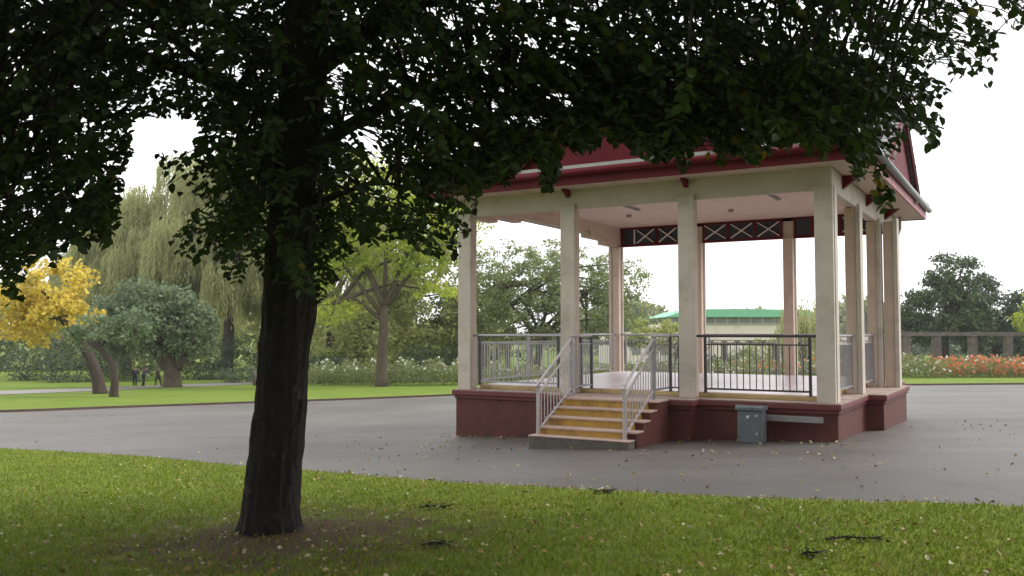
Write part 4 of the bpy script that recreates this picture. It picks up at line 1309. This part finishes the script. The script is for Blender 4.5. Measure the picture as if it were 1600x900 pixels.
prof_ = [(-19.6 + 24.2 * t / N_, 8.95 + .16 * math.sin(math.pi * min(1, max(0, (t / N_ - .08) / .8))) - (0 if t > 4 else (4 - t) * .30)) for t in range(N_ + 1)]
poly = [(-19.6, 7.76)] + prof_ + [(4.6, 7.76)]
b.prism(poly[::-1], 'y', -1.6, 23)
b.build('roof', M['groof'], bd)
b = MB(); b.box(-29, -19.1, -6, 14, -.5, 5.2); b.build('wing', M['bwall'], bd)
for q in range(4):
    b = MB(); b.box(-28 + q * 2.3, -26.6 + q * 2.3, -6.12, -6.02, 1.6, 3.6); b.build('window', M['glassband'], bd)
b = MB(); b.tube([(-17.5, -.2, 7.8), (-17.5, -.2, 11.8)], [.08, .05], 6); b.build('pole', M['frame'], bd)

h = empty('hut', (37, 98, ground(37, 98))); tag(h, 'small pale building with a low roof beside the right-hand dark tree', 'building')
b = MB(); b.box(-3, 3, 0, 4, -.3, 2.9); b.build('wall', M['bwall'], h)
b = MB(); b.prism([(-.4, 2.91), (4.4, 2.91), (2, 3.9)], 'x', -3.3, 3.3); b.build('roof', M['slate'], h)

# grey post on the far lawn
b = MB(); b.tube([(0, 0, -.1), (0, 0, 1.1), (0, 0, 1.18)], [.16, .15, .08], 12)
gpst = b.build('concrete_post', M['stone'], smooth=True); gpst.location = (-21.4, 74.5, ground(-21.4, 74.5))
tag(gpst, 'short grey post on the far lawn just left of the near trunk', 'post')


# ------------------------------------------------------------------ people far away on the path
def person(x, y, rz, height, top, legs, label, lean=0., group=None):
    j = {'pelvis': (0, 0, .95), 'waist': (0, .0, 1.1), 'chest': (0, .05 + lean * .25, 1.34 - lean * .08), 'neck': (0, .05 + lean * .45, 1.5 - lean * .16), 'head': (0, .08 + lean * .55, 1.62 - lean * .2), 'crown': (0, .08 + lean * .6, 1.74 - lean * .22)}
    for s, k in ((-1, 'l'), (1, 'r')):
        st = .16 * s
        j['sh' + k] = (.19 * s, .05 + lean * .38, 1.43 - lean * .12); j['el' + k] = (.25 * s, .02 + lean * .6 + st * .5, 1.15 - lean * .05); j['wr' + k] = (.24 * s, .16 + lean * .7 + st, .95)
        j['ha' + k] = (.24 * s, .2 + lean * .7 + st, .87)
        j['hi' + k] = (.10 * s, 0, .90); j['kn' + k] = (.11 * s, .06 - st, .5); j['an' + k] = (.11 * s, -.04 - st * 1.4, .08); j['to' + k] = (.12 * s, .12 - st * 1.4, .04)
    rad_ = dict(pelvis=.16, waist=.14, chest=.17, neck=.06, head=.10, crown=.075, shl=.08, shr=.08, ell=.055, elr=.055, wrl=.04, wrr=.04, hal=.04, har=.04, hil=.11, hir=.11, knl=.075, knr=.075, anl=.05, anr=.05, tol=.04, tor=.04)
    E_ = [('pelvis', 'waist'), ('waist', 'chest'), ('chest', 'neck'), ('neck', 'head'), ('head', 'crown')]
    for k in 'lr': E_ += [('chest', 'sh' + k), ('sh' + k, 'el' + k), ('el' + k, 'wr' + k), ('wr' + k, 'ha' + k), ('pelvis', 'hi' + k), ('hi' + k, 'kn' + k), ('kn' + k, 'an' + k), ('an' + k, 'to' + k)]
    names = list(j); sc_ = height / 1.8
    me = bpy.data.meshes.new('person')
    me.from_pydata([tuple(c * sc_ for c in j[n]) for n in names], [(names.index(a), names.index(b)) for a, b in E_], [])
    o = link_mesh('person', me); o.location = (x, y, ground(x, y) + .02); o.rotation_euler = (0, 0, rz)
    sk = o.modifiers.new('skin', 'SKIN'); o.modifiers.new('sub', 'SUBSURF').levels = 1
    for n, v in zip(names, me.skin_vertices[0].data):
        v.radius = (rad_[n] * sc_ * 1.2, rad_[n] * 1.2 * sc_ * (.75 if n in ('chest', 'waist', 'pelvis') else 1)); v.use_root = n == 'pelvis'
    m = bpy.data.materials.new('clothes'); m.use_nodes = True
    N = m.node_tree.nodes; Lk = m.node_tree.links; bb = N['Principled BSDF']; bb.inputs['Roughness'].default_value = .9
    tc = N.new('ShaderNodeTexCoord'); sp_ = N.new('ShaderNodeSeparateXYZ'); rp = N.new('ShaderNodeValToRGB'); dv = N.new('ShaderNodeMath'); dv.operation = 'DIVIDE'; dv.inputs[1].default_value = height
    Lk.new(tc.outputs['Object'], sp_.inputs[0]); Lk.new(sp_.outputs[2], dv.inputs[0]); Lk.new(dv.outputs[0], rp.inputs[0]); Lk.new(rp.outputs[0], bb.inputs['Base Color'])
    rp.color_ramp.interpolation = 'CONSTANT'
    el = rp.color_ramp.elements; el[0].color = (.02, .02, .02, 1); el[1].position = .05; el[1].color = (*legs, 1)
    for ps, c in ((.53, top), (.835 - lean * .08, (.35, .22, .16)), (.93 - lean * .12, (.03, .02, .015))):
        q = el.new(ps); q.color = (*c, 1)
    me.materials.append(m)
    return tag(o, label, 'person', group)


person(-30.75, 73.0, R(20), 1.7, (.018, .02, .022), (.015, .016, .02), 'person in black leaning forward on the far path, left of two others', .7)
person(-30.15, 73.2, R(-20), 1.68, (.05, .055, .06), (.014, .014, .016), 'person in a dark grey jacket bending over between the two others on the path', .6)
person(-29.15, 73.8, R(80), 1.62, (.05, .045, .03), (.02, .022, .015), 'person in brown walking upright on the right of the group on the path', .1)

# small broken twigs lying on the lawn
def fallen_twig(x, y, L, label):
    b = MB(); z = ground(x, y) + .05
    e = empty('fallen_twig', (x, y, z)); tag(e, label, 'twig', 'fallen leafy twigs on the near lawn')
    b.tube([(-L / 2, 0, 0), (-L / 6, .03, .012), (L / 6, -.02, .015), (L / 2, .03, .02)], [.006, .006, .005, .003], 5)
    for k in range(5):
        a = rnd.uniform(-L / 3, L / 2.2)
        b.tube([(a, 0, .01), (a + rnd.uniform(-.06, .1), rnd.uniform(-.1, .1), .04)], [.004, .002], 4)
    b.build('stem', M['bark'], e)
    n = 20; P = np.stack([nr.uniform(-L / 2, L / 2, n), nr.normal(0, .035, n), nr.uniform(-.01, .012, n)], 1)
    V, F = leaves_mesh(P, .03 + .025 * nr.random(n), nr.normal(size=(n, 3)) * np.array([1, 1, .12]), nr.normal(size=(n, 3)) + np.array([0, 0, 1.]), .6, .3)
    np_mesh('leaves', V, F, M['drytwig'], e)
fallen_twig(2.31, 6.05, .42, 'largest dark leafy twig lying on the lawn near the bottom right')
fallen_twig(-.68, 8.02, .30, 'dark leafy twig on the lawn right of the near trunk')
fallen_twig(1.87, 5.62, .16, 'small dark twig lowest on the lawn at the bottom right')
fallen_twig(.89, 8.68, .20, 'small dark twig at the edge of the asphalt below the stairs')
fallen_twig(-.52, 6.3, .22, 'dark twig among the fallen leaves below right of the trunk')

# ------------------------------------------------------------------ air
b = MB(); b.box(-260, 260, -60, 420, -9, 40)
hz = b.build('haze', [])
tag(hz, 'thin even haze over the park', kind='stuff')
m = bpy.data.materials.new('haze'); m.use_nodes = True
N = m.node_tree.nodes
N.remove(N['Principled BSDF'])
pv = N.new('ShaderNodeVolumePrincipled'); pv.inputs['Density'].default_value = .00035; pv.inputs['Color'].default_value = (.95, .96, .95, 1)
m.node_tree.links.new(pv.outputs[0], N['Material Output'].inputs['Volume'])
hz.data.materials.append(m)
